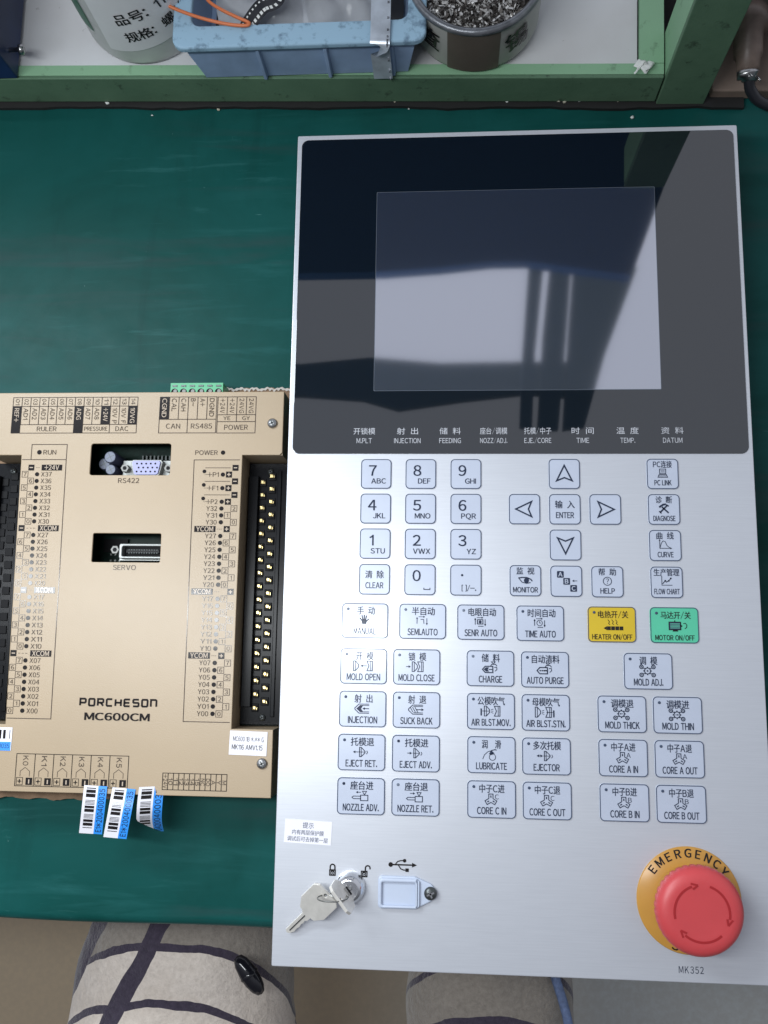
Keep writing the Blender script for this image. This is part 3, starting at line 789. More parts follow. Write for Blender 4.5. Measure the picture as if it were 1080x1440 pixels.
        fl([(-3.4, -0.8), (-2.2, -2.0), (-0.4, -2.0), (-1.2, -0.8), (-0.4, 0.4), (-2.2, 0.4)]) if kind == 'charge' else [dot(x, -0.8, 0.45) for x in (-2.4, -1.2, 0, 1.0)]
        ln([(-0.6, -0.8), (1.4, -0.8)], 0.5); ln([(0.4, 1.0), (1.2, 2.2), (3.4, 2.2), (4.2, 1.2)], 0.45)
        ln([(1.0, 3.6), (3.2, 3.6), (2.1, 2.3)], 0.4, True); ln([(2.6, 0.4), (4.0, 0.6), (4.2, -0.8), (3.0, -1.8)], 0.4)
    elif kind in ('airm', 'airs'):
        if kind == 'airm':
            fl([(-5.6, -2.6), (-4.8, -2.6), (-4.8, 1.4), (-5.6, 1.4)]); mold_l(-3.4); ln([(-4.6, 0), (-0.4, 0)], 0.35); mold_r(2.4)
            for y in (1.2, 0, -1.2): ln([(0.4, y * 0.6), (1.8, y)], 0.3)
        else:
            mold_l(-5.6); mold_r(0.4); ln([(0.8, 0), (4.4, 0)], 0.35); fl([(4.6, -2.8), (5.4, -2.8), (5.4, 1.2), (4.6, 1.2)])
            for y in (1.2, 0, -1.2): ln([(-1.8, y * 0.6), (-0.5, y)], 0.3)
    elif kind in ('ejr', 'eja', 'ejb'):
        if kind == 'ejr': arrow(-1.6, -4.6, 0)
        elif kind == 'eja': arrow(-4.6, -1.8, 0)
        else: arrow(-5.2, -1.6, 0, 0.4, 1.2, True)
        ln([(-0.8, -2.6), (-0.8, 2.6), (0.2, 2.6), (2.4, 0.4), (2.4, -0.4), (0.2, -2.6)], 0.45, True); ln([(0.2, 2.5), (0.2, -2.5)], 0.35); ln([(-1.4, 0), (2.4, 0)], 0.35)
        ln([(3.4, 0.8), (3.9, -0.2), (3.2, -1.2)], 0.35)
    elif kind in ('noza', 'nozr'):
        ln([(0.2, -2.6), (0.2, 0.4), (4.4, 0.4), (4.4, -2.6)], 0.45, True); ln([(0.2, -0.2), (-4.0, -0.2), (-4.8, -0.9), (-4.0, -1.6), (0.2, -1.6)], 0.4)
        ln([(1.2, 2.6), (3.6, 2.6), (2.4, 0.6)], 0.4, True)
        arrow(0.4, -2.6, 2.0, 0.35, 1.0) if kind == 'noza' else arrow(-2.8, 0.2, 2.0, 0.35, 1.0)
    elif kind == 'lub':
        ln([(-4.6, -2.6), (-3.6, -0.2), (-1.6, 1.6), (0.4, 2.2)], 0.35); fl([(-1.0, 0.2), (0.2, 2.4), (2.2, 0.8), (0.6, -0.2)][::-1]); rg(1.0, -1.4, 1.8, 0.35); ln([(0.4, 2.3), (2.4, 2.8), (3.4, 2.6)], 0.5)
    elif kind.startswith('adj'):
        rg(0, 0, 1.7, 0.5)
        for k in range(8):
            a = k * math.pi / 4; ln([(1.8 * math.cos(a), 1.8 * math.sin(a)), (2.4 * math.cos(a), 2.4 * math.sin(a))], 0.6)
        for x in (-3.4, 3.4):
            for y in (-2.3, 2.3): rg(x, y, 1.0, 0.55); dot(x, y, 0.4); ln([(x * 0.55, y * 0.55), (x * 0.8, y * 0.8)], 0.35)
        dot(0, 0, 0.5) if kind == 'adj' else (arrow(0.9, -1.1, 0, 0.35, 0.7) if kind == 'adjl' else arrow(-0.9, 1.1, 0, 0.35, 0.7))
    elif kind.startswith('core'):
        for k in range(3):
            a = math.radians(90 + 120 * k); ca, sa = math.cos(a), math.sin(a)
            R2 = lambda x, y: (x * ca - y * sa, x * sa + y * ca - 0.4)
            ln([R2(0.7, -1.2), R2(3.2, -1.2), R2(3.2, 1.2), R2(0.7, 1.2)], 0.45); ln([R2(1.2, 0), R2(2.4, 0)], 0.6)
        b.text(kind[4], cx + 3.4 * MM, cy + 1.3 * MM, ZL, key, 2.6 * MM)
    elif kind == 'heat':
        for x in (-2.2, 0, 2.2): ln([(x - 0.7, 3.2), (x + 0.2, 2.0), (x - 0.3, 0.9), (x + 0.5, 0.2)], 0.35)
        fl([(-5.4, -1.8), (-3.6, -0.7), (-3.6, -2.9)][::-1])
        for x in (-2.4, 0.0, 2.4, 4.8): b.poly(rrect(cx + x * MM, cy - 1.8 * MM, 2.1 * MM, 2.2 * MM, 0.1 * MM, 1), ZL, key)
    elif kind == 'motor':
        b.poly(rrect(cx - 0.4 * MM, cy, 6.6 * MM, 4.4 * MM, 0.6 * MM, 2), ZL, 'ink_outline')
        ln([(-3.7, -2.2), (-3.7, 2.2), (2.9, 2.2), (2.9, -2.2)], 0.5, True)
        for y in (-1.2, -0.4, 0.4, 1.2): b.line(P([(-3.0, y), (2.4, y)]), 0.3 * MM, ZL + 0.0001, 'key_green')
        fl([(-1.8, -3.2), (1.4, -3.2), (1.0, -2.2), (-1.4, -2.2)]); ln([(-0.4, 2.2), (-0.4, 3.2)], 0.5)
        fl([(2.9, 0.8), (2.9, -0.8), (4.0, 0)][::-1]); ln([(4.4, 1.4), (5.6, 1.6), (6.4, 0.6), (6.2, -0.8), (5.2, -1.6)], 0.4)

def membrane(cx, cy, w, h, film, draw, led=None, label=None):
    cx *= MM; cy *= MM; w *= MM; h *= MM
    b = MB()
    b.prism([rrect(cx, cy, w, h, 0.0026)], ZP - 0.0004, KT, film, 0.0004)
    o_ = rrect(cx, cy, w - 0.0002, h - 0.0002, 0.0025); i_ = rrect(cx, cy, w - 0.00118, h - 0.00118, 0.0021)
    b.ring(o_, i_, KT + 0.00012, 'ink_outline')
    k = b.build('membrane_button', panel, label=label)
    b = MB(); draw(b, cx, cy); b.build('legend', k)
    if led is not None:
        b = MB(); b.lathe([(0.00082, 0), (0.00082, 0.0002), (0.0005, 0.00035)], cx - 10.1 * MM, cy + 6.9 * MM, led, 16, z=KT + 0.00005)
        b.build('indicator_light', k)
    return k

cols = (-85.0, -57.8, -30.5); rws = (29.3, 7.9, -13.5, -35.0)
SQ = (18.7, 18.5)
for i, (dg, al) in enumerate((('7', 'ABC'), ('8', 'DEF'), ('9', 'GHI'), ('4', 'JKL'), ('5', 'MNO'), ('6', 'PQR'), ('1', 'STU'), ('2', 'VWX'), ('3', 'YZ'))):
    def d(b, cx, cy, dg=dg, al=al):
        b.text(dg, cx - 2.1 * MM, cy + 2.1 * MM, ZL, 'ink_navy', 6.4 * MM, bold=0.012)
        b.text(al, cx + 6.0 * MM, cy - 4.4 * MM, ZL, 'ink_navy', 3.1 * MM, align='R', bold=0.016)
    membrane(cols[i % 3], rws[i // 3], *SQ, 'key_film', d)
def two(cn, en, cw, ew, key='ink_navy'):
    def d(b, cx, cy):
        b.text(cn, cx, cy + 2.8 * MM, ZL, key, 4.4 * MM, cw * MM, bold=0.012); b.text(en, cx, cy - 3.6 * MM, ZL, key, 3.5 * MM, ew * MM, bold=0.018)
    return d
membrane(cols[0], rws[3], *SQ, 'key_film', two('清 除', 'CLEAR', 11.2, 10.8))
def d0(b, cx, cy):
    b.text('0', cx - 2.0 * MM, cy + 2.4 * MM, ZL, 'ink_navy', 6.4 * MM, bold=0.012)
    b.line([(cx + 2.4 * MM, cy - 4.8 * MM), (cx + 2.4 * MM, cy - 5.8 * MM), (cx + 6.0 * MM, cy - 5.8 * MM), (cx + 6.0 * MM, cy - 4.8 * MM)], 0.5 * MM, ZL, 'ink_navy')
membrane(cols[1], rws[3], *SQ, 'key_film', d0)
def dd(b, cx, cy):
    b.poly(circle(cx - 2.2 * MM, cy + 2.9 * MM, 0.7 * MM, 14), ZL, 'ink_navy'); b.text('[ ]/-.', cx + 1.8 * MM, cy - 4.8 * MM, ZL, 'ink_navy', 3.0 * MM, 8.6 * MM, bold=0.03)
membrane(cols[2], rws[3], *SQ, 'key_film', dd)
for (x, y, kd) in ((28.4, 29.4, 'up'), (4.5, 7.9, 'left'), (52.2, 7.9, 'right'), (28.4, -13.6, 'down'), (28.5, -35.1, 'abc')):
    membrane(x, y, *SQ, 'key_film', lambda b, cx, cy, kd=kd: icon(b, cx, cy, kd))
membrane(28.4, 7.9, *SQ, 'key_film', two('输 入', 'ENTER', 11.6, 10.6))
def three(cn, cw, en, ew, kd, small=False):
    def d(b, cx, cy):
        b.text(cn, cx, cy + 5.7 * MM, ZL, 'ink_navy', 4.0 * MM, cw * MM, bold=0.012)
        icon(b, cx, cy + 0.3 * MM, kd); b.text(en, cx, cy - 5.4 * MM, ZL, 'ink_navy', 3.1 * MM, ew * MM, bold=0.02)
    return d
membrane(4.6, -35.0, *SQ, 'key_film', three('监 视', 10.6, 'MONITOR', 14.6, 'eye'))
membrane(52.4, -35.2, *SQ, 'key_film', three('帮 助', 10.2, 'HELP', 8.4, 'help'))
membrane(86.4, 29.5, *SQ, 'key_film', three('PC连接', 11.0, 'PC LINK', 10.0, 'pc'))
membrane(86.5, 8.0, *SQ, 'key_film', three('诊 断', 9.6, 'DIAGNOSE', 12.8, 'tools'))
membrane(86.5, -13.5, *SQ, 'key_film', three('曲 线', 10.0, 'CURVE', 9.2, 'curve'))
membrane(86.6, -35.2, *SQ, 'key_film', three('生产管理', 14.8, 'FLOW CHART', 14.6, 'flow'))

RC = (27.8, 20.8)
def fn(cn, cw, en, ew, kd, dx=0.0):
    def d(b, cx, cy):
        b.text(cn, cx + dx * MM, cy + 5.9 * MM, ZL, 'ink_navy', 4.5 * MM, cw * MM, bold=0.012)
        icon(b, cx - 0.4 * MM, cy + 0.2 * MM, kd); b.text(en, cx, cy - 6.2 * MM, ZL, 'ink_navy', 3.8 * MM, ew * MM, bold=0.02)
    return d
for (x, y, cn, cw, en, ew, kd, dx, led) in (
    (-90.3, -59.7, '手 动', 10.6, 'MANUAL', 13.4, 'hand', 0.6, 'ink_faint'),
    (-56.0, -59.7, '半自动', 13.6, 'SEMI.AUTO', 17.8, 'cycle', 0.4, 'ink_faint'),
    (-21.7, -59.8, '电眼自动', 16.2, 'SENR AUTO', 19.2, 'eyecycle', 0.8, 'ink_faint'),
    (13.0, -60.0, '时间自动', 16.2, 'TIME AUTO', 17.8, 'clockcycle', 0.8, 'ink_outline'),
    (-90.6, -86.4, '开 模', 10.4, 'MOLD OPEN', 19.8, 'mopen', 0.6, 'ink_faint'),
    (-59.3, -86.4, '锁 模', 10.4, 'MOLD CLOSE', 21.2, 'mclose', 0.4, 'ink_faint'),
    (-90.7, -111.1, '射 出', 10.6, 'INJECTION', 17.2, 'inject', 0.4, 'ink_outline'),
    (-59.2, -111.1, '射 退', 10.6, 'SUCK BACK', 18.8, 'suck', 0.4, 'ink_outline'),
    (-90.9, -135.8, '托模退', 13.6, 'EJECT RET.', 18.4, 'ejr', 0.4, 'ink_outline'),
    (-59.3, -135.8, '托模进', 13.6, 'EJECT ADV.', 18.6, 'eja', 0.4, 'ink_navy'),
    (-90.8, -160.4, '座台进', 13.4, 'NOZZLE ADV.', 20.8, 'noza', 0.4, 'ink_navy'),
    (-59.3, -160.3, '座台退', 13.4, 'NOZZLE RET.', 20.6, 'nozr', 0.4, 'ink_faint'),
    (-16.2, -86.5, '储 料', 10.6, 'CHARGE', 13.6, 'charge', 0.2, 'ink_faint'),
    (15.4, -86.7, '自动清料', 16.0, 'AUTO PURGE', 21.2, 'purge', 0.4, 'ink_outline'),
    (-16.0, -111.1, '公模吹气', 15.8, 'AIR BLST.MOV.', 22.6, 'airm', 0.2, 'ink_outline'),
    (15.5, -111.2, '母模吹气', 15.8, 'AIR BLST.STN.', 22.4, 'airs', 0.2, 'ink_outline'),
    (-15.8, -135.6, '润  滑', 11.0, 'LUBRICATE', 17.6, 'lub', 0.0, 'ink_outline'),
    (15.6, -135.7, '多次托模', 15.8, 'EJECTOR', 14.8, 'ejb', 0.4, 'ink_outline'),
    (-15.8, -160.3, '中子C进', 14.4, 'CORE C IN', 16.6, 'coreC', 0.2, 'ink_outline'),
    (15.7, -160.3, '中子C退', 14.4, 'CORE C OUT', 20.2, 'coreC', 0.2, 'ink_outline'),
    (74.4, -86.7, '调 模', 10.2, 'MOLD ADJ.', 16.6, 'adj', 0.2, 'ink_outline'),
    (58.9, -111.2, '调模退', 12.8, 'MOLD THICK', 19.4, 'adjl', 0.2, 'ink_outline'),
    (90.2, -111.2, '调模进', 12.8, 'MOLD THIN', 17.6, 'adjr', 0.2, 'ink_outline'),
    (58.9, -135.6, '中子A进', 13.6, 'CORE A IN', 16.2, 'coreA', 0.2, 'ink_outline'),
    (90.4, -135.6, '中子A退', 13.6, 'CORE A OUT', 19.4, 'coreA', 0.2, 'ink_outline'),
    (59.0, -160.2, '中子B进', 13.6, 'CORE B IN', 16.2, 'coreB', 0.2, 'ink_outline'),
    (90.5, -160.2, '中子B退', 13.6, 'CORE B OUT', 19.4, 'coreB', 0.2, 'ink_outline')):
    membrane(x, y, *RC, 'key_film', fn(cn, cw, en, ew, kd, dx), led)
def wide(cn, cw, en, ew, kd):
    def d(b, cx, cy):
        b.text(cn, cx + 0.8 * MM, cy + 5.7 * MM, ZL, 'ink_black', 4.0 * MM, cw * MM, bold=0.012)
        icon(b, cx + 0.6 * MM, cy - 0.4 * MM, kd, 'ink_black'); b.text(en, cx, cy - 7.2 * MM, ZL, 'ink_black', 2.9 * MM, ew * MM, bold=0.02)
    return d
membrane(54.4, -60.1, *RC, 'key_yellow', wide('电热开/关', 17.4, 'HEATER ON/OFF', 23.0, 'heat'), 'ink_outline', 'yellow heater membrane button')
membrane(90.2, -60.1, *RC, 'key_green', wide('马达开/关', 17.2, 'MOTOR ON/OFF', 22.4, 'motor'), 'ink_outline', 'mint green motor membrane button')

# printed marks on the lower part of the plate
zt = ZP + 0.00015
b = MB(); b.text('MK352', 0.0928, -0.2478, zt, 'ink_navy', 3.6 * MM, 13.4 * MM, spacing=1.15); b.build('model_mark', panel)
b = MB()
ux, uy = -0.0661, -0.1976
b.line([(ux - 7.0 * MM, uy), (ux + 6.0 * MM, uy)], 0.8 * MM, zt, 'ink_black')
b.poly(circle(ux - 7.0 * MM, uy, 1.3 * MM, 16), zt + .00005, 'ink_black')
b.poly([(ux + 8.0 * MM, uy), (ux + 5.2 * MM, uy + 1.3 * MM), (ux + 5.2 * MM, uy - 1.3 * MM)], zt + .00005, 'ink_black')
b.line([(ux - 4.5 * MM, uy), (ux - 3.0 * MM, uy + 1.8 * MM), (ux - 1.2 * MM, uy + 2.3 * MM), (ux + 0.8 * MM, uy + 2.3 * MM)], 0.6 * MM, zt + .00004, 'ink_black')
b.poly(circle(ux + 0.9 * MM, uy + 2.3 * MM, 1.0 * MM, 16), zt + .00008, 'ink_black')
b.line([(ux - 2.8 * MM, uy), (ux - 1.2 * MM, uy - 2.2 * MM), (ux + 0.4 * MM, uy - 2.8 * MM), (ux + 2.0 * MM, uy - 2.8 * MM)], 0.6 * MM, zt + .00004, 'ink_black')
b.poly(rrect(ux + 2.4 * MM, uy - 2.8 * MM, 1.9 * MM, 1.9 * MM, 0.1 * MM, 1), zt + .00008, 'ink_black')
b.build('usb_mark', panel)
def padlock(cx, cy, open_):
    b = MB()
    b.poly(rrect(cx, cy - 1.6 * MM, 3.9 * MM, 3.6 * MM, 0.3 * MM, 2), zt, 'ink_black')
    b.text('(o)', cx, cy - 1.6 * MM, zt + 0.0001, 'panel_film', 1.8 * MM, 2.8 * MM)
    ox = 2.0 * MM if open_ else 0
    pts = [(cx + ox - 1.35 * MM, cy + 0.2 * MM), (cx + ox - 1.35 * MM, cy + 1.4 * MM)]
    for k in range(7):
        a = math.pi - math.pi * k / 6; pts.append((cx + ox + 1.35 * MM * math.cos(a), cy + 1.6 * MM + 1.35 * MM * math.sin(a)))
    pts.append((cx + ox + 1.35 * MM, cy + (1.0 if open_ else 0.2) * MM))
    b.line(pts, 0.75 * MM, zt + 0.00004, 'ink_black')
    return b
padlock(-0.1064, -0.2014, False).build('padlock_mark', panel); padlock(-0.0882, -0.2016, True).build('padlock_mark', panel)

# notice sticker
sm = Matrix.Translation((-0.1211, -0.1812, ZP)) @ Matrix.Rotation(math.radians(-2.4), 4, 'Z')
b = MB(); b.box(-0.0137, 0.0137, -0.0065, 0.0065, 0.00005, 0.0002, 'sticker_white')
b.text('提示', -0.0001, 0.0036, 0.0003, 'ink_outline', 3.2 * MM, 6.4 * MM)
b.text('内有两层保护膜', 0.0, -0.0004, 0.0003, 'ink_outline', 2.6 * MM, 18.4 * MM); b.text('调试后可去掉第一层', 0.0, -0.0041, 0.0003, 'ink_outline', 2.6 * MM, 23.6 * MM)
b.build('notice_sticker', panel, sm, label='white paper notice sticker with three lines of Chinese')

# usb cover
b = MB(); cx, cy = -0.0662, -0.2122; zc = ZP
outer = [(-13.8, 8.6), (6.5, 8.8)] ; outer = []
def arc(x, y, r, a0, a1, n=6): return [(x + r * math.cos(math.radians(a0 + (a1 - a0) * k / n)), y + r * math.sin(math.radians(a0 + (a1 - a0) * k / n))) for k in range(n + 1)]
outer = arc(-11.6, 6.6, 2.2, 180, 90) + [(7.0, 8.8)] + arc(12.5, 0.3, 6.0, 52, -52, 8) + [(7.0, -9.0)] + arc(-11.6, -6.8, 2.2, -90, -180)
hole = rrect(-2.0, -0.4, 19.0, 12.2, 0.8)
sc3 = lambda pts: [(cx + x * MM, cy + y * MM) for x, y in pts]
b.prism([sc3(outer)], ZP, ZP + 0.0020, 'usb_cover', 0.0009)
b.prism([sc3(arc(-11.0, 6.0, 2.0, 180, 90) + [(8.2, 7.9), (8.2, -8.1)] + arc(-11.0, -6.2, 2.0, -90, -180)), sc3(hole)], ZP + 0.0019, ZP + 0.0040, 'usb_cover', 0.0009)
b.prism([sc3([(8.6, 7.6), (9.8, 6.4), (9.8, -6.6), (8.6, -7.8)])], ZP + 0.0019, ZP + 0.0036, 'usb_cover', 0.0005)
uc = b.build('usb_cover', panel)
def screw(b, x, y, z, r, key='steel', slot='screw_dark', ang=0.4):
    b.lathe([(r, 0), (r, r * 0.25), (r * 0.8, r * 0.5), (r * 0.4, r * 0.62)], x, y, key, 24, z=z)
    for a in (ang, ang + math.pi / 2):
        c, s_ = math.cos(a), math.sin(a); l, w = r * 0.62, r * 0.13
        b.add([(x + l * c - w * s_, y + l * s_ + w * c, z + r * 0.66), (x - l * c - w * s_, y - l * s_ + w * c, z + r * 0.66), (x - l * c + w * s_, y - l * s_ - w * c, z + r * 0.66), (x + l * c + w * s_, y + l * s_ - w * c, z + r * 0.66)], [(0, 1, 2, 3)], slot)
b = MB(); screw(b, -0.0503, -0.2120, ZP + 0.0020, 0.0036, 'screw_dark', 'chrome'); b.build('screw', uc)

# key switch and the keys on it
lx, ly = -0.0960, -0.2105
b = MB()
b.lathe([(0.0088, 0), (0.0088, 0.0015), (0.0082, 0.0045), (0.0062, 0.0075), (0.0052, 0.0080), (0.0046, 0.0079)], lx, ly, 'chrome', 40, z=ZP)
b.box(lx - 0.0026, lx + 0.0026, ly - 0.0004, ly + 0.0004, ZP + 0.0080, ZP + 0.0084, 'black_rough', Matrix.Translation((lx, ly, 0)) @ Matrix.Rotation(math.radians(-52), 4, 'Z') @ Matrix.Translation((-lx, -ly, 0)))
b.build('key_switch', panel)

def key_shape(bow=True):
    # flat key in mm: bow upwards, blade downwards; origin in the bow's ring hole
    return [(-9, 4), (-6.5, 6.2), (6.5, 6.2), (9, 4), (9, -7), (5.5, -12), (3.2, -12.4), (3.0, -15), (2.0, -16.2), (2.4, -17.5), (2.0, -19.2), (2.5, -21.2), (2.0, -23.2), (2.3, -25.5), (1.0, -28.5), (-0.6, -29.4), (-2.0, -28.4), (-2.1, -13.6), (-3.4, -12.4), (-5.5, -12), (-9, -7)]
def make_key(mtx, label, group):
    t = thing('metal_key', mtx @ Vector((0, 0, 0)), label, 'key', group)
    b = MB(); b.prism([[(x * MM, y * MM) for x, y in key_shape()], circle(0, 4.2 * MM, 1.1 * MM, 16)], -0.0009, 0.0009, 'key_metal', 0.0002)
    b.box(-0.0004, 0.0002, -0.027, -0.0135, 0.0009, 0.00115, 'screw_dark')
    b.build('blade_and_bow', t, mtx)
    return t
# the inserted key stands in the switch, its bow leaning over; the second one hangs from it
dirv = (Vector((-91.9, -222.3, 0)) - Vector((-110.0, -199.9, 0))).normalized()
axis_x = Vector((dirv.x, dirv.y, 0)); side = Vector((-dirv.y, dirv.x, 0))     # side points to upper right
down = (side * 0.12 + Vector((0, 0, -0.99))).normalized()
xx = axis_x; yy = -down; zz = xx.cross(yy)
ctr = Vector((lx, ly, ZP + 0.0070)) - down * 0.0122
ctr = Vector((lx - 0.0028, ly - 0.0012, ZP + 0.0185))
m1 = Matrix(((xx.x, yy.x, zz.x, ctr.x), (xx.y, yy.y, zz.y, ctr.y), (xx.z, yy.z, zz.z, ctr.z), (0, 0, 0, 1)))
make_key(m1, 'silver key standing in the lock of the control panel, seen edge on', 'keys of the control panel')
tip = at(404, 1311, ZP + 0.002); bow = at(467, 1250, ZP + 0.013)
yd = (bow - tip).normalized(); xd = Vector((yd.y, -yd.x, 0)).normalized(); xd = (xd + Vector((0, 0, -0.10))).normalized(); zd = xd.cross(yd).normalized()
ctr = tip + yd * 0.0296
m2_ = Matrix(((xd.x, yd.x, zd.x, ctr.x), (xd.y, yd.y, zd.y, ctr.y), (xd.z, yd.z, zd.z, ctr.z), (0, 0, 0, 1)))
make_key(m2_, 'silver key hanging from the lock with its blade lying on the panel', 'keys of the control panel')
ra = m1 @ Vector((0, 4.2 * MM, 0)); rb = m2_ @ Vector((0, 4.2 * MM, 0))
b = MB()
mid = (ra + rb) / 2; d1 = (rb - ra); rr = d1.length / 2 + 0.0012; d1.normalize(); d2 = Vector((0, 0, 1)) - d1 * d1.z; d2.normalize()
b.tube([mid + d1 * rr * math.cos(2 * math.pi * k / 28) + d2 * rr * math.sin(2 * math.pi * k / 28) for k in range(29)], 0.0004, 'nut_metal', 8)
tag(b.build('key_ring'), 'small steel ring joining the two silver keys at the lock', 'key ring')

# emergency stop
ex, ey = 0.0928, -0.2114
b = MB()
b.lathe([(0.0285, 0.0), (0.0285, 0.0008), (0.0280, 0.0012), (0.0160, 0.0026)], ex, ey, 'ring_yellow', 72, z=ZP, cap=False)
ring = b.build('emergency_stop', panel, label='red mushroom emergency button on a yellow ring')
b = MB()
word = 'EMERGENCY'; R0 = 0.0252
for k, ch in enumerate(word):
    a = math.radians(90 - (k - 4) * 12.7)
    vs_, fs = _text_mesh(ch, 0.03, 1.0); x0 = min(p[0] for p in vs_); x1 = max(p[0] for p in vs_)
    sc_ = 0.0044 / CAP; out = []
    for p in vs_:
        x = (p[0] - (x0 + x1) / 2) * sc_ * 0.92; y = (p[1] - CAP / 2) * sc_
        rr = R0 + y
        ang = a - x / R0
        hz = 0.0012 + (0.0280 - rr) / 0.0120 * 0.0014
        out.append((ex + rr * math.cos(ang), ey + rr * math.sin(ang), ZP + hz + 0.00022 + p[2]))
    b.add(out, fs, 'ink_black')
b.build('ring_writing', ring)
b = MB()
for k, ch in enumerate('STOP'):
    a = math.radians(270 + (k - 1.5) * 12.7)
    vs_, fs = _text_mesh(ch, 0.03, 1.0); x0 = min(p[0] for p in vs_); x1 = max(p[0] for p in vs_)
    sc_ = 0.0044 / CAP; out = []
    for p in vs_:
        x = (p[0] - (x0 + x1) / 2) * sc_ * 0.92; y = (p[1] - CAP / 2) * sc_
        rr = R0 - y; ang = a + x / R0
        out.append((ex + rr * math.cos(ang), ey + rr * math.sin(ang), ZP + 0.0012 + (0.0280 - rr) / 0.0120 * 0.0014 + 0.00022 + p[2]))
    b.add(out, fs, 'ink_black')
b.build('ring_writing', ring)
b = MB(); b.lathe([(0.0188, 0.0024), (0.0188, 0.0100), (0.0150, 0.0110)], ex, ey, 'ring_yellow', 64, z=ZP); b.build('collar', ring)
b = MB()
n = 144; prof = [(0.0165, 0.0105), (0.0205, 0.0125), (0.0226, 0.0160), (0.0231, 0.0195), (0.0227, 0.0225), (0.0213, 0.0248), (0.0190, 0.0262), (0.0160, 0.0266), (0.0120, 0.0264), (0.006, 0.0263), (0.00002, 0.0263)]
vs_ = []; fs = []
for j, (r, z) in enumerate(prof):
    for k in range(n):
        a = 2 * math.pi * k / n
        notch = 0.0
        if j in (1, 2, 3): notch = 0.0007 * (1 if (k % 4) < 1 else 0)
        vs_.append((ex + (r - notch) * math.cos(a), ey + (r - notch) * math.sin(a), ZP + z))
for j in range(len(prof) - 1):
    for k in range(n): fs.append((j * n + k, j * n + (k + 1) % n, (j + 1) * n + (k + 1) % n, (j + 1) * n + k))
b.add(vs_, fs, 'cap_red', True)
capo = b.build('button_cap', ring)
b = MB()
def zcap(r): 
    return ZP + 0.02655 if r > 0.0125 else ZP + 0.02655
for k0 in range(3):
    a0 = math.radians(192 - k0 * 120); a1 = a0 - math.radians(82)
    pts_o = []; pts_i = []; N = 20
    RA = 0.0143
    for j in range(N + 1):
        a = a0 + (a1 - a0) * j / N
        pts_o.append((ex + (RA + 0.0006) * math.cos(a), ey + (RA + 0.0006) * math.sin(a))); pts_i.append((ex + (RA - 0.0006) * math.cos(a), ey + (RA - 0.0006) * math.sin(a)))
    vs_ = [(p[0], p[1], ZP + 0.02672) for p in pts_o + pts_i]
    b.add(vs_, [(j, j + 1, N + 2 + j, N + 1 + j) for j in range(N)], 'cap_groove')
    a = a1; t = a1 - math.radians(13)
    tri = [(ex + (RA + 0.0016) * math.cos(a), ey + (RA + 0.0016) * math.sin(a)), (ex + (RA - 0.0014) * math.cos(a), ey + (RA - 0.0014) * math.sin(a)), (ex + RA * math.cos(t), ey + RA * math.sin(t))]
    for (p, q) in ((0, 2), (2, 1)):
        b.line([tri[p], tri[q]], 0.0010, ZP + 0.02674 + 0.00003 * p, 'cap_groove')
b.build('arrow_mark', capo)

# ------------------------------------------------------------------ cardboard under the controller
b = MB()
def ragged(x0, x1, y, n, amp, seed):
    rnd = random.Random(seed)
    return [(x0 + (x1 - x0) * k / n, y + rnd.uniform(-amp, amp) + 0.001 * math.sin(k * 0.7)) for k in range(n + 1)]
top = ragged(-0.142, -0.192, 0.0958, 30, 0.0004, 1) + ragged(-0.196, -0.345, 0.0905, 60, 0.0006, 3); bot = ragged(-0.345, -0.255, -0.1735, 40, 0.0006, 2) + ragged(-0.250, -0.142, -0.1655, 40, 0.0006, 4)
b.prism([top + bot], 0.0006, 0.0045, 'cardboard', 0.0)
fr = [(-0.142 - 0.05 * k / 150, 0.0963 + 0.0005 * math.sin(k * 0.23) + 0.0003 * math.sin(k * 0.61 + 1) + random.uniform(-0.0001, 0.0001)) for k in range(151)]
for k in range(len(fr) - 1):
    b.add([(fr[k][0], fr[k][1], 0.0048), (fr[k + 1][0], fr[k + 1][1], 0.0048), (fr[k + 1][0], fr[k + 1][1] - 0.0012 - 0.0010 * math.sin(k * 0.37) ** 2, 0.0052), (fr[k][0], fr[k][1] - 0.0012 - 0.0010 * math.sin((k - 1) * 0.37) ** 2, 0.0052)], [(0, 3, 2, 1)], 'paper_fray')
tag(b.build('cardboard_sheet'), 'ragged brown cardboard sheet lying under the beige controller', 'cardboard')

# ------------------------------------------------------------------ controller
ctl = thing('controller_unit', (-0.24, -0.04, 0.0048), 'beige metal controller with printed terminal tables, left of the control panel', 'controller')
L_, R_, T_, B_ = -0.337, -0.1452, 0.0845, -0.1645
NT, NB = 0.0433, -0.1250          # connector notches
NL, NR = -0.3108, -0.1705
NLT = -0.3141
b = MB()
rc = 0.0016
outline = [(L_, B_), (R_, B_), (R_, NB), (NR, NB), (NR, NT), (R_ - rc, NT), (R_, NT + rc), (R_, T_), (L_, T_), (L_, NT), (NLT, NT), (NL, NB), (L_, NB)]
hole1 = rrect(-0.2425, 0.0405, 0.0520, 0.0205, 0.0016); hole2 = rrect(-0.2417, -0.0160, 0.0436, 0.0182, 0.0010)
b.prism([outline, hole1, hole2], ZB - 0.0014, ZB, 'beige_paint', 0.0004)
z0, z1 = 0.0052, ZB - 0.0015
b.box(L_, R_, T_ - 0.0013, T_, z0, z1, 'beige_paint'); b.box(L_, R_, B_, B_ + 0.0013, z0, z1, 'beige_paint')
b.box(R_ - 0.0013, R_, NT, T_ - 0.0014, z0, z1, 'beige_paint'); b.box(R_ - 0.0013, R_, B_ + 0.0014, NB, z0, z1, 'beige_paint')
b.box(L_, L_ + 0.0013, B_ + 0.0014, NB, z0, z1, 'beige_paint'); b.box(L_, L_ + 0.0013, NT, T_ - 0.0014, z0, z1, 'beige_paint')
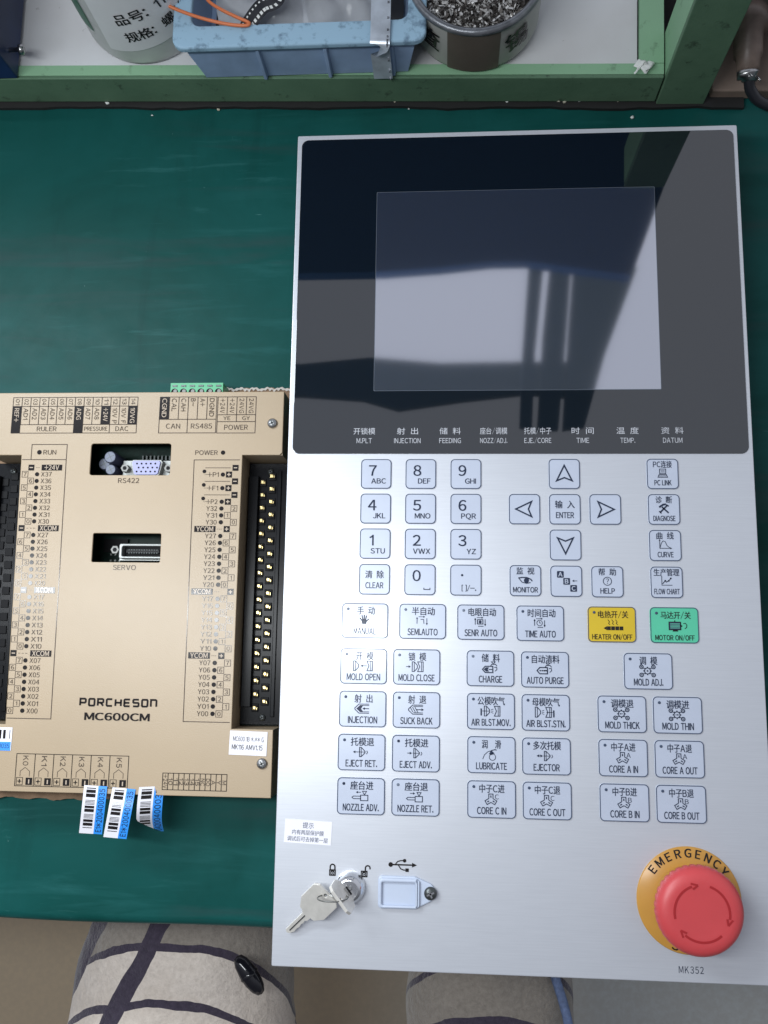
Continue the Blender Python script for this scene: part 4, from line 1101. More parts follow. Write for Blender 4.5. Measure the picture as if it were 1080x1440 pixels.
b.box(NR - 0.0013, NR, NB, NT, z0 + 0.008, z1, 'beige_paint'); b.box(NL + 0.0002, NL + 0.0013, NB, NT, z0 + 0.008, z1, 'beige_paint')
b.box(NR + 0.0001, R_ - 0.0014, NT, NT + 0.0012, z0, z1, 'beige_paint'); b.box(NR + 0.0001, R_ - 0.0014, NB - 0.0012, NB, z0, z1, 'beige_paint')
b.box(L_ + 0.0014, NL - 0.0001, NT, NT + 0.0012, z0, z1, 'beige_paint'); b.box(L_ + 0.0014, NL - 0.0001, NB - 0.0012, NB, z0, z1, 'beige_paint')
cover = b.build('cover', ctl)
b = MB(); b.box(L_ + 0.003, R_ - 0.003, B_ + 0.003, T_ - 0.003, 0.0055, 0.0075, 'pcb')
b.box(-0.2665, -0.2505, -0.0160, -0.0072, 0.0076, 0.0100, 'black_rough')
for k in range(9):
    b.box(-0.2622 + (k % 3) * 0.003, -0.2612 + (k % 3) * 0.003, -0.022 + (k // 3) * 0.004, -0.0208 + (k // 3) * 0.004, 0.0076, 0.0090, 'grey_metal')
for k in range(10):
    b.box(-0.244 + k * 0.0026, -0.243 + k * 0.0026, 0.0455, 0.0485, 0.0076, 0.0105, 'screw_dark')
b.build('circuit_board', ctl)

def conn(x0, x1, sgn):
    b = MB()
    b.box(x0, x1, NB + 0.001, NT - 0.001, 0.0052, 0.0150, 'black_plastic')
    b.box(x0 + 0.0008, x0 + 0.0070, NB + 0.012, NT - 0.010, 0.0151, 0.0190, 'black_plastic')
    b.box(x0 + 0.0190, x0 + 0.0215, NB + 0.006, NT - 0.006, 0.0151, 0.0162, 'black_plastic')
    for k in range(18):
        yl = 0.0294 - k * 0.00841; yr = 0.0334 - k * 0.00841
        b.box(x0 + 0.0072, x0 + 0.0115, yl - 0.0026, yl + 0.0026, 0.0151, 0.0158, 'black_rough')
        b.box(x0 + 0.0128, x0 + 0.0178, yr - 0.0026, yr + 0.0026, 0.0151, 0.0158, 'black_rough')
    c = b.build('terminal_strip', ctl, bevel=0.0004)
    for k in range(18 if sgn > 0 else 0):
        for (px_, y) in ((x0 + 0.0095, 0.0294 - k * 0.00841), (x0 + 0.0155, 0.0334 - k * 0.00841)):
            b = MB()
            b.prism([rrect(px_, y, 0.0028, 0.0028, 0.0008, 2)], 0.0157, 0.0185, 'brass', 0.0008)
            b.box(px_ + 0.0005, px_ + 0.0016, y - 0.0011, y + 0.0003, 0.0165, 0.0180, 'brass')
            b.build('pin', c)
    for y in (NT - 0.0065, NB + 0.0055):
        b = MB(); screw(b, x0 + 0.0140, y, 0.0151, 0.0022, 'screw_dark', 'black_rough'); b.build('screw', c)
    return c
conn(NR + 0.0002, -0.1400, 1)
conn(L_ - 0.006, NL - 0.0002, -1)

for (x, y) in ((-0.1520, 0.0636), (-0.1511, -0.1447)):
    b = MB(); screw(b, x, y, ZB, 0.0032, ang=random.random()); b.build('screw', ctl)

# connectors in the two openings
b = MB()
b.box(-0.2518, -0.2195, 0.0305, 0.0424, 0.0078, 0.0225, 'grey_metal')
b.prism([[(-0.2438, 0.0420), (-0.2252, 0.0420), (-0.2240, 0.0405), (-0.2258, 0.0325), (-0.2275, 0.0312), (-0.2415, 0.0312), (-0.2432, 0.0325), (-0.2450, 0.0405)]], 0.0226, 0.0278, 'shell_metal', 0.0005)
b.prism([[(-0.2428, 0.0412), (-0.2262, 0.0412), (-0.2252, 0.0402), (-0.2266, 0.0328), (-0.2280, 0.0320), (-0.2410, 0.0320), (-0.2424, 0.0328), (-0.2438, 0.0402)]], 0.0270, 0.0290, 'lavender', 0.0003)
for j in range(3):
    for i in range(5):
        x = -0.2345 + (i - 2) * 0.0030 + (0.0012 if j == 1 else 0); y = 0.0366 + (1 - j) * 0.0026
        b.poly(circle(x, y, 0.00062, 10), 0.02915, 'black_rough')
vg = b.build('serial_port', ctl)
for x in (-0.2490, -0.2205):
    b = MB(); b.lathe([(0.0026, 0.0), (0.0026, 0.005), (0.0014, 0.005), (0.0013, 0.002)], x, 0.0366, 'nut_metal', 6, z=0.0226, smooth=False)
    b.poly(circle(x, 0.0366, 0.0012, 12), 0.0278, 'black_rough'); b.build('hex_nut', vg)
for (x, y, r, h) in ((-0.2575, 0.0430, 0.0040, 0.024), (-0.2575, 0.0352, 0.0036, 0.022), (-0.2638, 0.0400, 0.0040, 0.017)):
    b = MB(); b.lathe([(r, 0), (r, h - 0.001), (r - 0.0005, h)], x, y, 'cap_sleeve', 28, z=0.0076, cap=False)
    b.lathe([(r - 0.0005, h), (r - 0.0008, h + 0.0001)], x, y, 'cap_top', 28, z=0.0076)
    for a in (0.5, 0.5 + math.pi / 2):
        c, s_ = math.cos(a) * r * 0.7, math.sin(a) * r * 0.7
        b.line([(x - c, y - s_), (x + c, y + s_)], 0.0004, 0.0076 + h + 0.0002 + 0.00003 * a, 'screw_dark')
    b.build('capacitor', ctl)
b = MB()
b.box(-0.2510, -0.2195, -0.0225, -0.0118, 0.0078, 0.0215, 'grey_metal')
b.prism([rrect(-0.2345, -0.0172, 0.0300, 0.0094, 0.0012), rrect(-0.2345, -0.0172, 0.0262, 0.0066, 0.0012)], 0.0216, 0.0275, 'shell_metal', 0.0006)
b.poly(rrect(-0.2345, -0.0172, 0.0268, 0.0072, 0.001), 0.0220, 'black_rough')
b.prism([rrect(-0.2345, -0.0172, 0.0220, 0.0026, 0.0006)], 0.0221, 0.0262, 'black_plastic', 0.0004)
for k in range(12):
    b.box(-0.2435 + k * 0.00164, -0.2430 + k * 0.00164, -0.0184, -0.0180, 0.0222, 0.0266, 'screw_dark'); b.box(-0.2435 + k * 0.00164, -0.2430 + k * 0.00164, -0.0164, -0.0160, 0.0222, 0.0266, 'screw_dark')
sv = b.build('servo_port', ctl)
b = MB(); b.lathe([(0.0027, 0.0), (0.0027, 0.005), (0.0015, 0.005), (0.0013, 0.002)], -0.2532, -0.0160, 'nut_metal', 6, z=0.0200, smooth=False); b.poly(circle(-0.2532, -0.0160, 0.0012, 12), 0.0252, 'black_rough'); b.build('hex_nut', sv)

# green pluggable terminal behind the top edge
b = MB()
tx0, tx1 = -0.2242, -0.1890; p = (tx1 - tx0) / 6
b.box(tx0, tx1, T_ + 0.0004, 0.0955, 0.0055, 0.0200, 'terminal_green')
for k in range(6):
    xc = tx0 + p * (k + 0.5)
    b.box(xc - 0.0017, xc + 0.0017, 0.0928, 0.0940, 0.0201, 0.0204, 'screw_dark')
    b.lathe([(0.0023, 0.0), (0.0023, 0.0002)], xc, 0.0893, 'black_rough', 16, z=0.0201)
    b.lathe([(0.0013, 0.0), (0.0012, 0.0003)], xc + 0.0005, 0.0898, 'nut_metal', 16, z=0.0203)
b.build('terminal_block', ctl, bevel=0.0003)

# printed tables
zk = ZB + 0.00015
LW = 0.00045
RD = -math.pi / 2
def A(px, py): q = at(px, py, ZB); return (q.x, q.y)
def rect_lines(b, x0, x1, y0, y1, key='ink_brown', w=LW): b.line([(x0, y0), (x1, y0), (x1, y1), (x0, y1)], w, zk, key, True)
def hl(b, x0, x1, y, key='ink_brown', w=LW): b.line([(x0, y), (x1, y)], w, zk + 0.00003, key)
def vl(b, x, y0, y1, key='ink_brown', w=LW): b.line([(x, y0), (x, y1)], w, zk + 0.00003, key)
def black(b, x0, x1, y0, y1, key='ink_black'): b.poly([(x0, y0), (x1, y0), (x1, y1), (x0, y1)], zk + 0.00006, key)
zt2 = zk + 0.00012
b = MB()
x0, x1, ya, yb, yc, yd_ = -0.3222, -0.2398, 0.0813, 0.0754, 0.0633, 0.0577
cw = (x1 - x0) / 14
rect_lines(b, x0, x1, yd_, ya); hl(b, x0, x1, yb); hl(b, x0 + cw, x1, yc)
names = ['REF+', 'AD1', 'AD2', 'AD3', 'AD4', 'AD5', 'AD6', 'ADG', 'AD7', 'AD8', '+24V', '10V P', '10V F', '10VG']
for k, nm in enumerate(names):
    xc = x0 + cw * (k + 0.5); blk = nm in ('REF+', 'ADG', '+24V', '10VG')
    if k: vl(b, x0 + cw * k, yb if False else yc, ya)
    b.text('%02d' % (k + 1), xc, (ya + yb) / 2, zt2, 'ink_brown', 2.6 * MM, 3.9 * MM, RD)
    if blk: black(b, xc - cw / 2, xc + cw / 2, yd_ if nm in ('REF+', 'ADG') else yc, yb)
    ln_ = {'REF+': 9.2, 'ADG': 7.8, '+24V': 8.8, '10V P': 10.2, '10V F': 10.2, '10VG': 10.0}.get(nm, 7.6)
    b.text(nm, xc, yb - (ln_ / 2 + 1.2) * MM, zt2 + 0.0001, 'ink_beige' if blk else 'ink_brown', 2.9 * MM, ln_ * MM, RD, bold=0.012 if blk else 0)
for k in (7, 8, 11): vl(b, x0 + cw * k, yd_, yc)
b.text('RULER', x0 + cw * 4, (yc + yd_) / 2, zt2, 'ink_brown', 3.0 * MM, 13.0 * MM); b.text('PRESSURE', x0 + cw * 9.5, (yc + yd_) / 2, zt2, 'ink_brown', 2.6 * MM, 15.2 * MM); b.text('DAC', x0 + cw * 12.4, (yc + yd_) / 2, zt2, 'ink_brown', 3.0 * MM, 8.4 * MM)
b.build('ruler_table', cover)
b = MB()
x0, x1, ya, yc, yd_ = -0.2252, -0.1884, 0.0812, 0.0665, 0.0576; cw = (x1 - x0) / 6
rect_lines(b, x0, x1, yd_, ya); hl(b, x0, x1, yc)
for k, nm in enumerate(('CGND', 'CAL', 'CAH', 'B-', 'A+', 'DGND')):
    xc = x0 + cw * (k + 0.5)
    if k: vl(b, x0 + cw * k, yc, ya)
    if k == 0: black(b, x0, x0 + cw, yc, ya)
    ln_ = {'CGND': 12.4, 'DGND': 12.0, 'B-': 5.2, 'A+': 5.2}.get(nm, 8.4)
    b.text(nm, xc, ya - (ln_ / 2 + 1.0) * MM, zt2 + 0.0001, 'ink_beige' if k == 0 else 'ink_brown', 3.0 * MM, ln_ * MM, RD, bold=0.012 if k == 0 else 0)
vl(b, x0 + cw * 3, yd_, yc)
b.text('CAN', x0 + cw * 1.5, (yc + yd_) / 2, zt2, 'ink_brown', 3.2 * MM, 9.2 * MM); b.text('RS485', x0 + cw * 4.5, (yc + yd_) / 2, zt2, 'ink_brown', 3.2 * MM, 13.6 * MM)
b.build('bus_table', cover)
b = MB()
x0, x1, ya, yb, yc, yd_ = -0.1876, -0.1630, 0.0811, 0.0694, 0.0649, 0.0575; cw = (x1 - x0) / 4
rect_lines(b, x0, x1, yd_, ya); hl(b, x0, x1, yb); hl(b, x0, x1, yc); vl(b, x0 + 2 * cw, yc, ya); vl(b, x0 + cw, yb, ya); vl(b, x0 + 3 * cw, yb, ya)
for k, nm in enumerate(('+24V', '+24V', '24VG', '24VG')): b.text(nm, x0 + cw * (k + 0.5), (ya + yb) / 2, zt2, 'ink_brown', 2.9 * MM, 9.6 * MM, RD)
b.text('YE', x0 + cw, (yb + yc) / 2, zt2, 'ink_brown', 2.4 * MM, 4.6 * MM); b.text('GY', x0 + 3 * cw, (yb + yc) / 2, zt2, 'ink_brown', 2.4 * MM, 4.8 * MM); b.text('POWER', x0 + 2 * cw, (yc + yd_) / 2, zt2, 'ink_brown', 3.2 * MM, 15.2 * MM)
b.build('power_table', cover)

def dotp(b, x, y, r=0.00135, key='ink_black'): b.poly(circle(x, y, r, 18), zk + 0.00006, key)
def numbox(b, x, y, n):
    rect_lines(b, x - 0.0019, x + 0.0019, y - 0.0019, y + 0.0019, w=0.00032); b.text(n, x, y, zt2, 'ink_brown', 2.5 * MM, 1.9 * MM if n != '1' else 0.8 * MM)
def sqsign(b, x, y, s_):
    black(b, x - 0.0019, x + 0.0019, y - 0.0019, y + 0.0019)
    b.line([(x - 0.0011, y), (x + 0.0011, y)], 0.0006, zt2, 'ink_beige')
    if s_ == '+': b.line([(x, y - 0.0011), (x, y + 0.0011)], 0.0006, zt2 + 0.00003, 'ink_beige')
def dashes(b, x0, x1, y, n=3):
    for k in range(n):
        d = (x1 - x0) / n; b.line([(x0 + d * k, y), (x0 + d * (k + 0.6), y)], 0.0003, zk, 'ink_brown')
# input list
b = MB()
b.line([(-0.3075, 0.0405), (-0.3075, 0.0502), (-0.2843, 0.0502), (-0.2843, 0.0405)], LW, zk, 'ink_brown')
b.line([(NLT + 0.0008, 0.0403), (-0.2843, 0.0403), (-0.2824, -0.1213), (NL + 0.0006, -0.1213)], LW, zk + 0.00002, 'ink_brown')
dotp(b, -0.3023, 0.0451, 0.0015); b.text('RUN', -0.2996, 0.0451, zt2, 'ink_brown', 3.0 * MM, 8.4 * MM, align='L')
for k in range(36):
    y = 0.0351 - k * (0.0351 + 0.1167) / 35
    dx = 0.0021 * k / 35; xi, xo, xd, xtx = -0.3068 + dx, -0.3107 + dx, -0.3028 + dx, -0.3001 + dx
    if k in (0, 9, 18, 27):
        sqsign(b, xi if k % 2 == 0 else xo, y, '-'); dashes(b, (xi if k % 2 == 0 else xo) + 0.003, -0.3010 + dx, y)
        black(b, -0.3000 + dx, -0.2866 + dx, y - 0.0019, y + 0.0019); b.text('+24V' if k == 0 else 'XCOM', -0.2933 + dx, y, zt2 + 0.0001, 'ink_beige', 3.0 * MM, 10.8 * MM if k else 9.6 * MM, bold=0.02)
    else:
        bank = 3 - k // 9; n = 8 - k % 9 if k > 9 else 8 - k
        n = 8 - (k - 9 * (k // 9))
        numbox(b, xi if k % 2 == 0 else xo, y, str(n)); dotp(b, xd, y); b.text('X%d%d' % (bank, n), xtx, y, zt2, 'ink_brown', 2.9 * MM, 6.9 * MM, align='L')
b.build('input_list', cover)
# output list
b = MB()
b.line([(NR - 0.0014, 0.0401), (-0.2012, 0.0401), (-0.2002, -0.1212), (NR - 0.0012, -0.1212)], LW, zk, 'ink_brown')
b.text('POWER', -0.1935, 0.0448, zt2, 'ink_brown', 2.9 * MM, 14.4 * MM); b.poly(circle(-0.1829, 0.0448, 0.0014, 18), zk + 0.00006, 'ink_black')
b.build('output_frame', cover)
b = MB()
for k in range(36):
    y = 0.0350 - k * (0.0350 + 0.1163) / 35
    xo, xi, xd, xt = -0.1745, -0.1785, -0.1824, -0.1851
    if k < 6:
        if k % 2 == 0:
            sqsign(b, xo, y, '-'); b.line([(-0.1938, y), (-0.1776, y)], 0.00035, zk, 'ink_brown'); dotp(b, -0.1943, y - 0.0023, 0.0012)
            dashes(b, -0.1940, -0.1922, y - 0.0043, 2)
        else:
            sqsign(b, xi, y, '+'); dotp(b, xd, y); b.text(('+P1', '+F1', '+P2')[k // 2], xt, y, zt2, 'ink_brown', 2.9 * MM, 7.2 * MM, align='R')
    elif k in (9, 18, 27):
        sqsign(b, xi if k % 2 else xo, y, '+'); dashes(b, -0.1846, -0.1812, y); black(b, -0.1990, -0.1856, y - 0.0019, y + 0.0019); b.text('YCOM', -0.1923, y, zt2 + 0.0001, 'ink_beige', 3.0 * MM, 10.8 * MM, bold=0.02)
    else:
        bank = 3 - k // 9; n = 8 - (k - 9 * (k // 9))
        numbox(b, xi if k % 2 else xo, y, str(n)); dotp(b, xd, y); b.text('Y%d%d' % (bank, n), xt, y, zt2, 'ink_brown', 2.9 * MM, 6.9 * MM, align='R')
b.build('output_list', cover)
# relay table
b = MB()
x0, x1, ya, yb = -0.3020, -0.2324, -0.1422, -0.1611; cw = (x1 - x0) / 6
rect_lines(b, x0, x1, yb, ya, 'ink_black', 0.0004)
for k in range(6):
    xl = x0 + cw * k; xc = xl + cw / 2
    if k: vl(b, xl, yb, ya, 'ink_black', 0.0004)
    b.text('K%d' % k, xc, ya - 0.0040, zt2, 'ink_brown', 3.2 * MM, 5.8 * MM, RD)
    b.line([(xc - 0.0029, -0.1555), (xc - 0.0029, -0.1524), (xc, -0.1502), (xc + 0.0029, -0.1524), (xc + 0.0029, -0.1555)], 0.0003, zk, 'ink_brown')
    rect_lines(b, xc - 0.0049, xc - 0.0011, -0.1604, -0.1562, 'ink_black', 0.0003); xm = xc - 0.0030
    b.line([(xm - 0.0012, -0.1583), (xm + 0.0012, -0.1583)], 0.0005, zt2, 'ink_black'); b.line([(xm, -0.1595), (xm, -0.1571)], 0.0005, zt2 + 0.00003, 'ink_black')
    black(b, xc + 0.0009, xc + 0.0049, -0.1604, -0.1562); b.line([(xc + 0.0029, -0.1596), (xc + 0.0029, -0.1572)], 0.0007, zt2, 'ink_beige')
b.build('relay_table', cover)
b = MB()
x0, x1, ya, yb = -0.2110, -0.1720, -0.1515, -0.1611; cw = (x1 - x0) / 12
rect_lines(b, x0, x1, yb, ya, 'ink_black', 0.0004)
for k, nm in enumerate(('+24V', '10', '11', '12', '13', '14', '15', 'NC', 'DO', 'A', 'Y', 'M')):
    if k: vl(b, x0 + cw * k, yb, ya, 'ink_black', 0.0004)
    b.text(nm, x0 + cw * (k + 0.5), (ya + yb) / 2, zt2, 'ink_brown', 2.3 * MM, {4: 8.0, 2: 4.2, 1: 2.4}[len(nm)] * MM, RD)
b.build('signal_table', cover)
# names
b = MB()
b.text('RS422', *A(181, 675.8), zt2, 'ink_brown', 3.1 * MM, 13.6 * MM); b.build('port_name', cover)
b = MB(); b.text('SERVO', *A(175, 798), zt2, 'ink_brown', 3.1 * MM, 14.6 * MM)
b.build('port_name', cover)
b = MB()
GL = {'P': [[(0, 0), (0, 1), (.85, 1), (1, .88), (1, .52), (.85, .42), (0, .42)]], 'O': [[(.12, 0), (0, .12), (0, .88), (.12, 1), (.88, 1), (1, .88), (1, .12), (.88, 0), (.12, 0), (0, .12)]],
      'R': [[(0, 0), (0, 1), (.85, 1), (1, .88), (1, .56), (.85, .46), (0, .46)], [(.52, .46), (1, 0)]], 'C': [[(1, 1), (.14, 1), (0, .88), (0, .12), (.14, 0), (1, 0)]],
      'H': [[(0, 0), (0, 1)], [(1, 0), (1, 1)], [(0, .5), (1, .5)]], 'E': [[(1, 1), (.1, 1), (0, .9), (0, .1), (.1, 0), (1, 0)], [(0, .5), (.92, .5)]],
      'S': [[(1, 1), (.12, 1), (0, .9), (0, .6), (.12, .52), (.88, .52), (1, .42), (1, .1), (.88, 0), (0, 0)]], 'n': [[(0, 0), (0, 1), (.85, 1), (1, .86), (1, 0)]]}
bx, by = A(111.5, 992.5); ex_ = A(220.5, 992)[0]; adv = (ex_ - bx + 0.0013) / 9
for k, ch in enumerate('PORCHESOn'):
    for st_ in GL[ch]: b.line([(bx + adv * k + 0.0005 + x * (adv - 0.0021), by + 0.0003 + y * 0.0040) for x, y in st_], 0.00118, zk + 0.00002 * (k % 2), 'ink_black')
b.text('MC600CM', *A(164.5, 1008), zt2, 'ink_black', 4.3 * MM, 40.6 * MM, bold=0.032)
b.build('brand_mark', cover)
# white version sticker
wm = Matrix.Translation((-0.1599, -0.1331, ZB)) @ Matrix.Rotation(math.radians(-1.2), 4, 'Z')
b = MB(); b.box(-0.0114, 0.0114, -0.0070, 0.0070, 0.0002, 0.00035, 'sticker_white')
b.text('MC600 1B *.** G', 0.0, 0.0024, 0.00045, 'ink_black', 2.7 * MM, 18.6 * MM); b.text('MK116 AMV1.15', -0.0005, -0.0024, 0.00045, 'ink_black', 2.9 * MM, 18.6 * MM, bold=0.006)
b.build('version_sticker', ctl, wm, label='white sticker with two printed lines')

def barcode(path, sidevec, w, txt, label, flip=1, curl=0.0):
    """sticker as a strip along a path; sidevec is the direction across it"""
    b = MB(); P = catmull(path, 8); n = len(P)
    sv_ = Vector(sidevec).normalized()
    L = [0.0]
    for k in range(1, n): L.append(L[-1] + (P[k] - P[k - 1]).length)
    tot = L[-1]
    def pos(l, s_):
        l = min(max(l, 0), tot)
        k = max(j for j in range(n) if L[j] <= l + 1e-12); k = min(k, n - 2)
        t = (l - L[k]) / (L[k + 1] - L[k]); p = P[k].lerp(P[k + 1], t)
        tg = (P[k + 1] - P[k]).normalized(); nn = sv_.cross(tg).normalized() * flip
        return p + sv_ * s_, nn
    def quad(l0, l1, s0, s1, e, key, n_=10):
        vs_ = []; fs = []
        for j in range(n_ + 1):
            l = l0 + (l1 - l0) * j / n_
            for s_ in (s0, s1):
                if curl: s_ = max(s_, min(s1, -w / 2 + max(0.0, l / tot - 0.58) / 0.42 * w * curl))
                p, nn = pos(l, s_); vs_.append(p + nn * e)
        b.add(vs_, [(2 * j, 2 * j + 1, 2 * j + 3, 2 * j + 2) for j in range(n_)], key, n_ > 2)
    ws = w * 0.62
    quad(0, tot, -w / 2, -w / 2 + ws, 0, 'sticker_white', 20); quad(0, tot, -w / 2 + ws, w / 2, 0, 'sticker_blue', 20)
    rnd = random.Random(5); l = tot * 0.04
    for wd, gap in ((.5, .5), (1.6, .4), (1.8, 1.4), (.3, .4), (.3, .4), (.3, .4), (.3, .6), (1.3, .4), (1.7, 1.2), (.3, .4), (.3, .4), (.3, .4), (.3, .6), (1.5, .5), (1.7, .9), (.4, .6)):
        if l + wd * MM * 1.15 < tot * 0.97: quad(l, l + wd * MM * 1.15, -w / 2 + ws * 0.2, -w / 2 + ws * 0.86, 0.00015, 'ink_black', 2)
        l += (wd + gap) * MM * 1.15
    # numbers read upwards along the blue strip
    vs_, fs = _text_mesh(txt, 0.006, 1.05); x0 = min(p[0] for p in vs_); x1 = max(p[0] for p in vs_); y1 = CAP
    out = []
    for p in vs_:
        u = (p[0] - x0) / (x1 - x0); l_ = tot * 0.95 - u * tot * 0.9; s_ = w / 2 - 0.0010 - (p[1] / y1) * (w - ws - 0.0020) 
        q, nn = pos(l_, s_); out.append(q + nn * (0.0002 + p[2]))
    b.add(out, fs, 'ink_navy')
    return b.build('barcode_sticker', ctl, label=label)
def stk(a, c, z0, z1, seg):
    p0 = at(*a, z0); out = []
    for (f_, dz) in seg:
        q = (a[0] + (c[0] - a[0]) * f_, a[1] + (c[1] - a[1]) * f_); out.append(at(*q, z0 + dz))
    return out
barcode(stk((134.6, 1105), (127.2, 1172.4), ZB + 0.0006, 0, ((0, 0), (0.22, 0.0002), (0.5, -0.001), (1, -0.006))), (1, -0.03, 0), 0.0142, 'E1*200400035', 'white and blue barcode sticker, first from the left on the lower edge', -1)
barcode(stk((174.5, 1108.5), (161.5, 1178.5), ZB + 0.0006, 0, ((0, 0), (0.2, 0.0002), (0.5, 0.001), (1, -0.003))), (1, -0.06, 0), 0.0142, 'E1*200400035', 'white and blue barcode sticker, middle one on the lower edge', -1)
barcode([at(213.5, 1106, ZB + 0.0006), at(211.5, 1122, ZB + 0.0012), at(210, 1140, ZB + 0.001), at(210, 1156, ZB - 0.004), at(213, 1170, ZB - 0.014)], (0.93, 0.02, -0.36), 0.0146, '04200400035', 'curled white and blue barcode sticker, rightmost on the lower edge', -1, 0.9)
bb = MB()
q0 = A(-30, 1022); q1 = A(15.5, 1055.5)
zs = ZB + 0.0002
bb.box(q0[0], q1[0], q1[1], q0[1], zs, zs + 0.00015, 'sticker_white')
bb.box(q0[0], q1[0] - 0.0004, q1[1], q1[1] + 0.0052, zs + 0.00015, zs + 0.0003, 'sticker_blue')
for k, (o_, wd) in enumerate(((0.0012, .0004), (0.0040, .0016), (0.0067, .0018), (0.0090, .0004), (0.0105, .0016), (0.0130, .0004))):
    bb.box(q1[0] - o_ - wd, q1[0] - o_, q1[1] + 0.0070, q0[1] - 0.0014, zs + 0.00015, zs + 0.00025, 'ink_black')
bb.text('0035', q1[0] - 0.0012, q1[1] + 0.0028, zs + 0.0004, 'ink_navy', 2.7 * MM, 6.6 * MM, align='R')
bb.build('barcode_sticker', ctl, label='white and blue barcode sticker at the left edge')

# ------------------------------------------------------------------ seated person (only the thighs show)
person = thing('person', (-0.12, -0.62, -0.64), 'seated person in cream fleece trousers with dark purple checks, seen from above', 'person')
verts = [(-0.12, -0.70, -0.225), (-0.205, -0.68, -0.235), (-0.030, -0.68, -0.235), (-0.268, -0.40, -0.215), (-0.247, -0.235, -0.205), (-0.247, -0.215, -0.30), (-0.255, -0.28, -0.56),
         (-0.004, -0.40, -0.220), (-0.003, -0.225, -0.210), (-0.003, -0.205, -0.30), (-0.010, -0.27, -0.56), (-0.12, -0.74, -0.10), (-0.12, -0.745, 0.02),
         (-0.252, -0.27, -0.60), (-0.258, -0.17, -0.622), (-0.008, -0.26, -0.60), (-0.006, -0.16, -0.622)]
edges = [(0, 1), (0, 2), (1, 3), (3, 4), (4, 5), (5, 6), (2, 7), (7, 8), (8, 9), (9, 10), (0, 11), (11, 12), (6, 13), (13, 14), (10, 15), (15, 16)]
rad = [0.12, 0.11, 0.11, 0.106, 0.085, 0.074, 0.055, 0.076, 0.064, 0.060, 0.052, 0.13, 0.12, 0.032, 0.024, 0.032, 0.024]
me = bpy.data.meshes.new('trousers'); me.from_pydata(verts, edges, [])
o = bpy.data.objects.new('tmp', me); COL.objects.link(o)
sk = o.modifiers.new('skin', 'SKIN')
for k, r in enumerate(rad): me.skin_vertices[0].data[k].radius = (r, r)
me.skin_vertices[0].data[0].use_root = True
ss = o.modifiers.new('sub', 'SUBSURF'); ss.levels = 4; ss.render_levels = 4
dg = bpy.context.evaluated_depsgraph_get(); dg.update()
tm = bpy.data.meshes.new_from_object(o.evaluated_get(dg)); bpy.data.objects.remove(o)
for v_ in tm.vertices:
    x, y, z = v_.co
    w_ = 0.0022 * math.sin(38 * y + 20 * x + 14 * z) + 0.0014 * math.sin(95 * y - 60 * x) + 0.0010 * math.sin(150 * x + 70 * z)
    v_.co += v_.normal * w_
    v_.co -= Vector(person.location)
for p in tm.polygons: p.use_smooth = True
tr = bpy.data.objects.new('body', tm); COL.objects.link(tr); tr.parent = person
v = mat('fleece_check', (0.42, 0.37, 0.32), 0.9)
v.b.inputs['Sheen Weight'].default_value = 0.4
geo = v.node('ShaderNodeNewGeometry'); sep = v.node('ShaderNodeSeparateXYZ'); v.link(geo.outputs['Position'], sep.inputs[0])
v.link(v.coord(loc=tuple(person.location)), sep.inputs[0])
X, Y, Z = sep.outputs
wb_ = v.math('MULTIPLY', v.math('SUBTRACT', v.noise(22, 3), 0.5), 0.010)
u = v.math('ADD', v.math('SUBTRACT', X, v.math('MULTIPLY', Y, 0.50)), wb_)
w2 = v.math('ADD', v.math('ADD', v.math('SUBTRACT', Y, v.math('MULTIPLY', Z, 0.85)), wb_), v.math('MULTIPLY', v.math('GREATER_THAN', X, -0.12), 0.034))
def bands(val, period, phase, half):
    m_ = v.math('PINGPONG', v.math('ADD', val, phase), period / 2)
    return v.math('LESS_THAN', m_, half)
UPH, WPH = 0.031, 0.014
s1 = v.math('LESS_THAN', v.math('ABSOLUTE', v.math('ADD', u, 0.116)), 0.0078); s2 = bands(w2, 0.044, WPH, 0.0032)
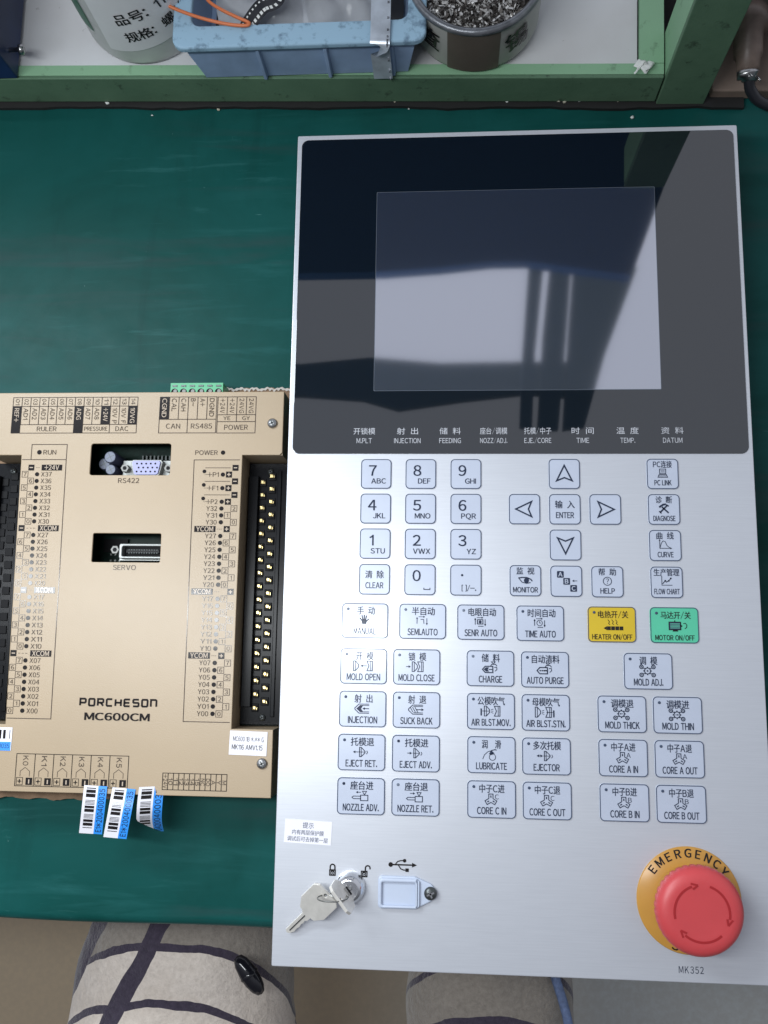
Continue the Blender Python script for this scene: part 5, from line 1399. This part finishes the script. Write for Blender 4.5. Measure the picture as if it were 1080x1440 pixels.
s1 = v.math('MULTIPLY', v.math('MAXIMUM', s1, v.math('LESS_THAN', v.math('ABSOLUTE', v.math('ADD', u, 0.170)), 0.009)), v.math('LESS_THAN', X, -0.12))
fac = v.math('MAXIMUM', s1, s2)
nf = v.noise(260, 4, 0.7); nl = v.noise(18, 4)
cream = v.ramp(nf, [(0.25, (0.62, 0.545, 0.475)), (0.75, (0.85, 0.76, 0.675))])
cream = v.mix(v.ramp(nl, [(0.45, (0, 0, 0)), (0.75, (0.5, 0.5, 0.5))]), cream, (0.52, 0.43, 0.34, 1))
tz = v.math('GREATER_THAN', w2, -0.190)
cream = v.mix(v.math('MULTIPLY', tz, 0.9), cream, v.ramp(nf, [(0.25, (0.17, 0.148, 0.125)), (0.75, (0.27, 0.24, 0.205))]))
purp = v.ramp(nf, [(0.3, (0.030, 0.022, 0.042)), (0.7, (0.060, 0.046, 0.075))])
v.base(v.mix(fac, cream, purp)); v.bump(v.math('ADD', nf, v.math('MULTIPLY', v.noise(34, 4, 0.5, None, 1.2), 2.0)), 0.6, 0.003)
tm.materials.append(v.m) if not tm.materials else None
# black toggle and blue piping on the trousers
q = at(347, 1378, -0.118)
b = MB()
tgm = Matrix.Translation((q.x, q.y, -0.1275)) @ Matrix.Rotation(math.radians(-52), 4, 'Z')
pr = [(0.0004, -0.0165), (0.0034, -0.0155), (0.0056, -0.011), (0.0068, -0.003), (0.0066, 0.005), (0.0052, 0.011), (0.0030, 0.0150), (0.0004, 0.0160)]
b.lathe(pr, 0, 0, 'toggle_black', 28, mtx=tgm @ Matrix.Rotation(math.radians(90), 4, 'Y'), cap=False)
b.lathe([(0.0068, -0.002), (0.0074, -0.0005), (0.0068, 0.001)], 0, 0, 'toggle_black', 28, mtx=tgm @ Matrix.Rotation(math.radians(90), 4, 'Y'), cap=False)
b.build('toggle', person)
b = MB()
b.tube(catmull([at(772, 1340, -0.165), at(782, 1378, -0.165), at(792, 1410, -0.165), at(800, 1445, -0.165), at(806, 1500, -0.165)], 8), 0.0036, 'piping_blue', 10)
b.build('piping', person)
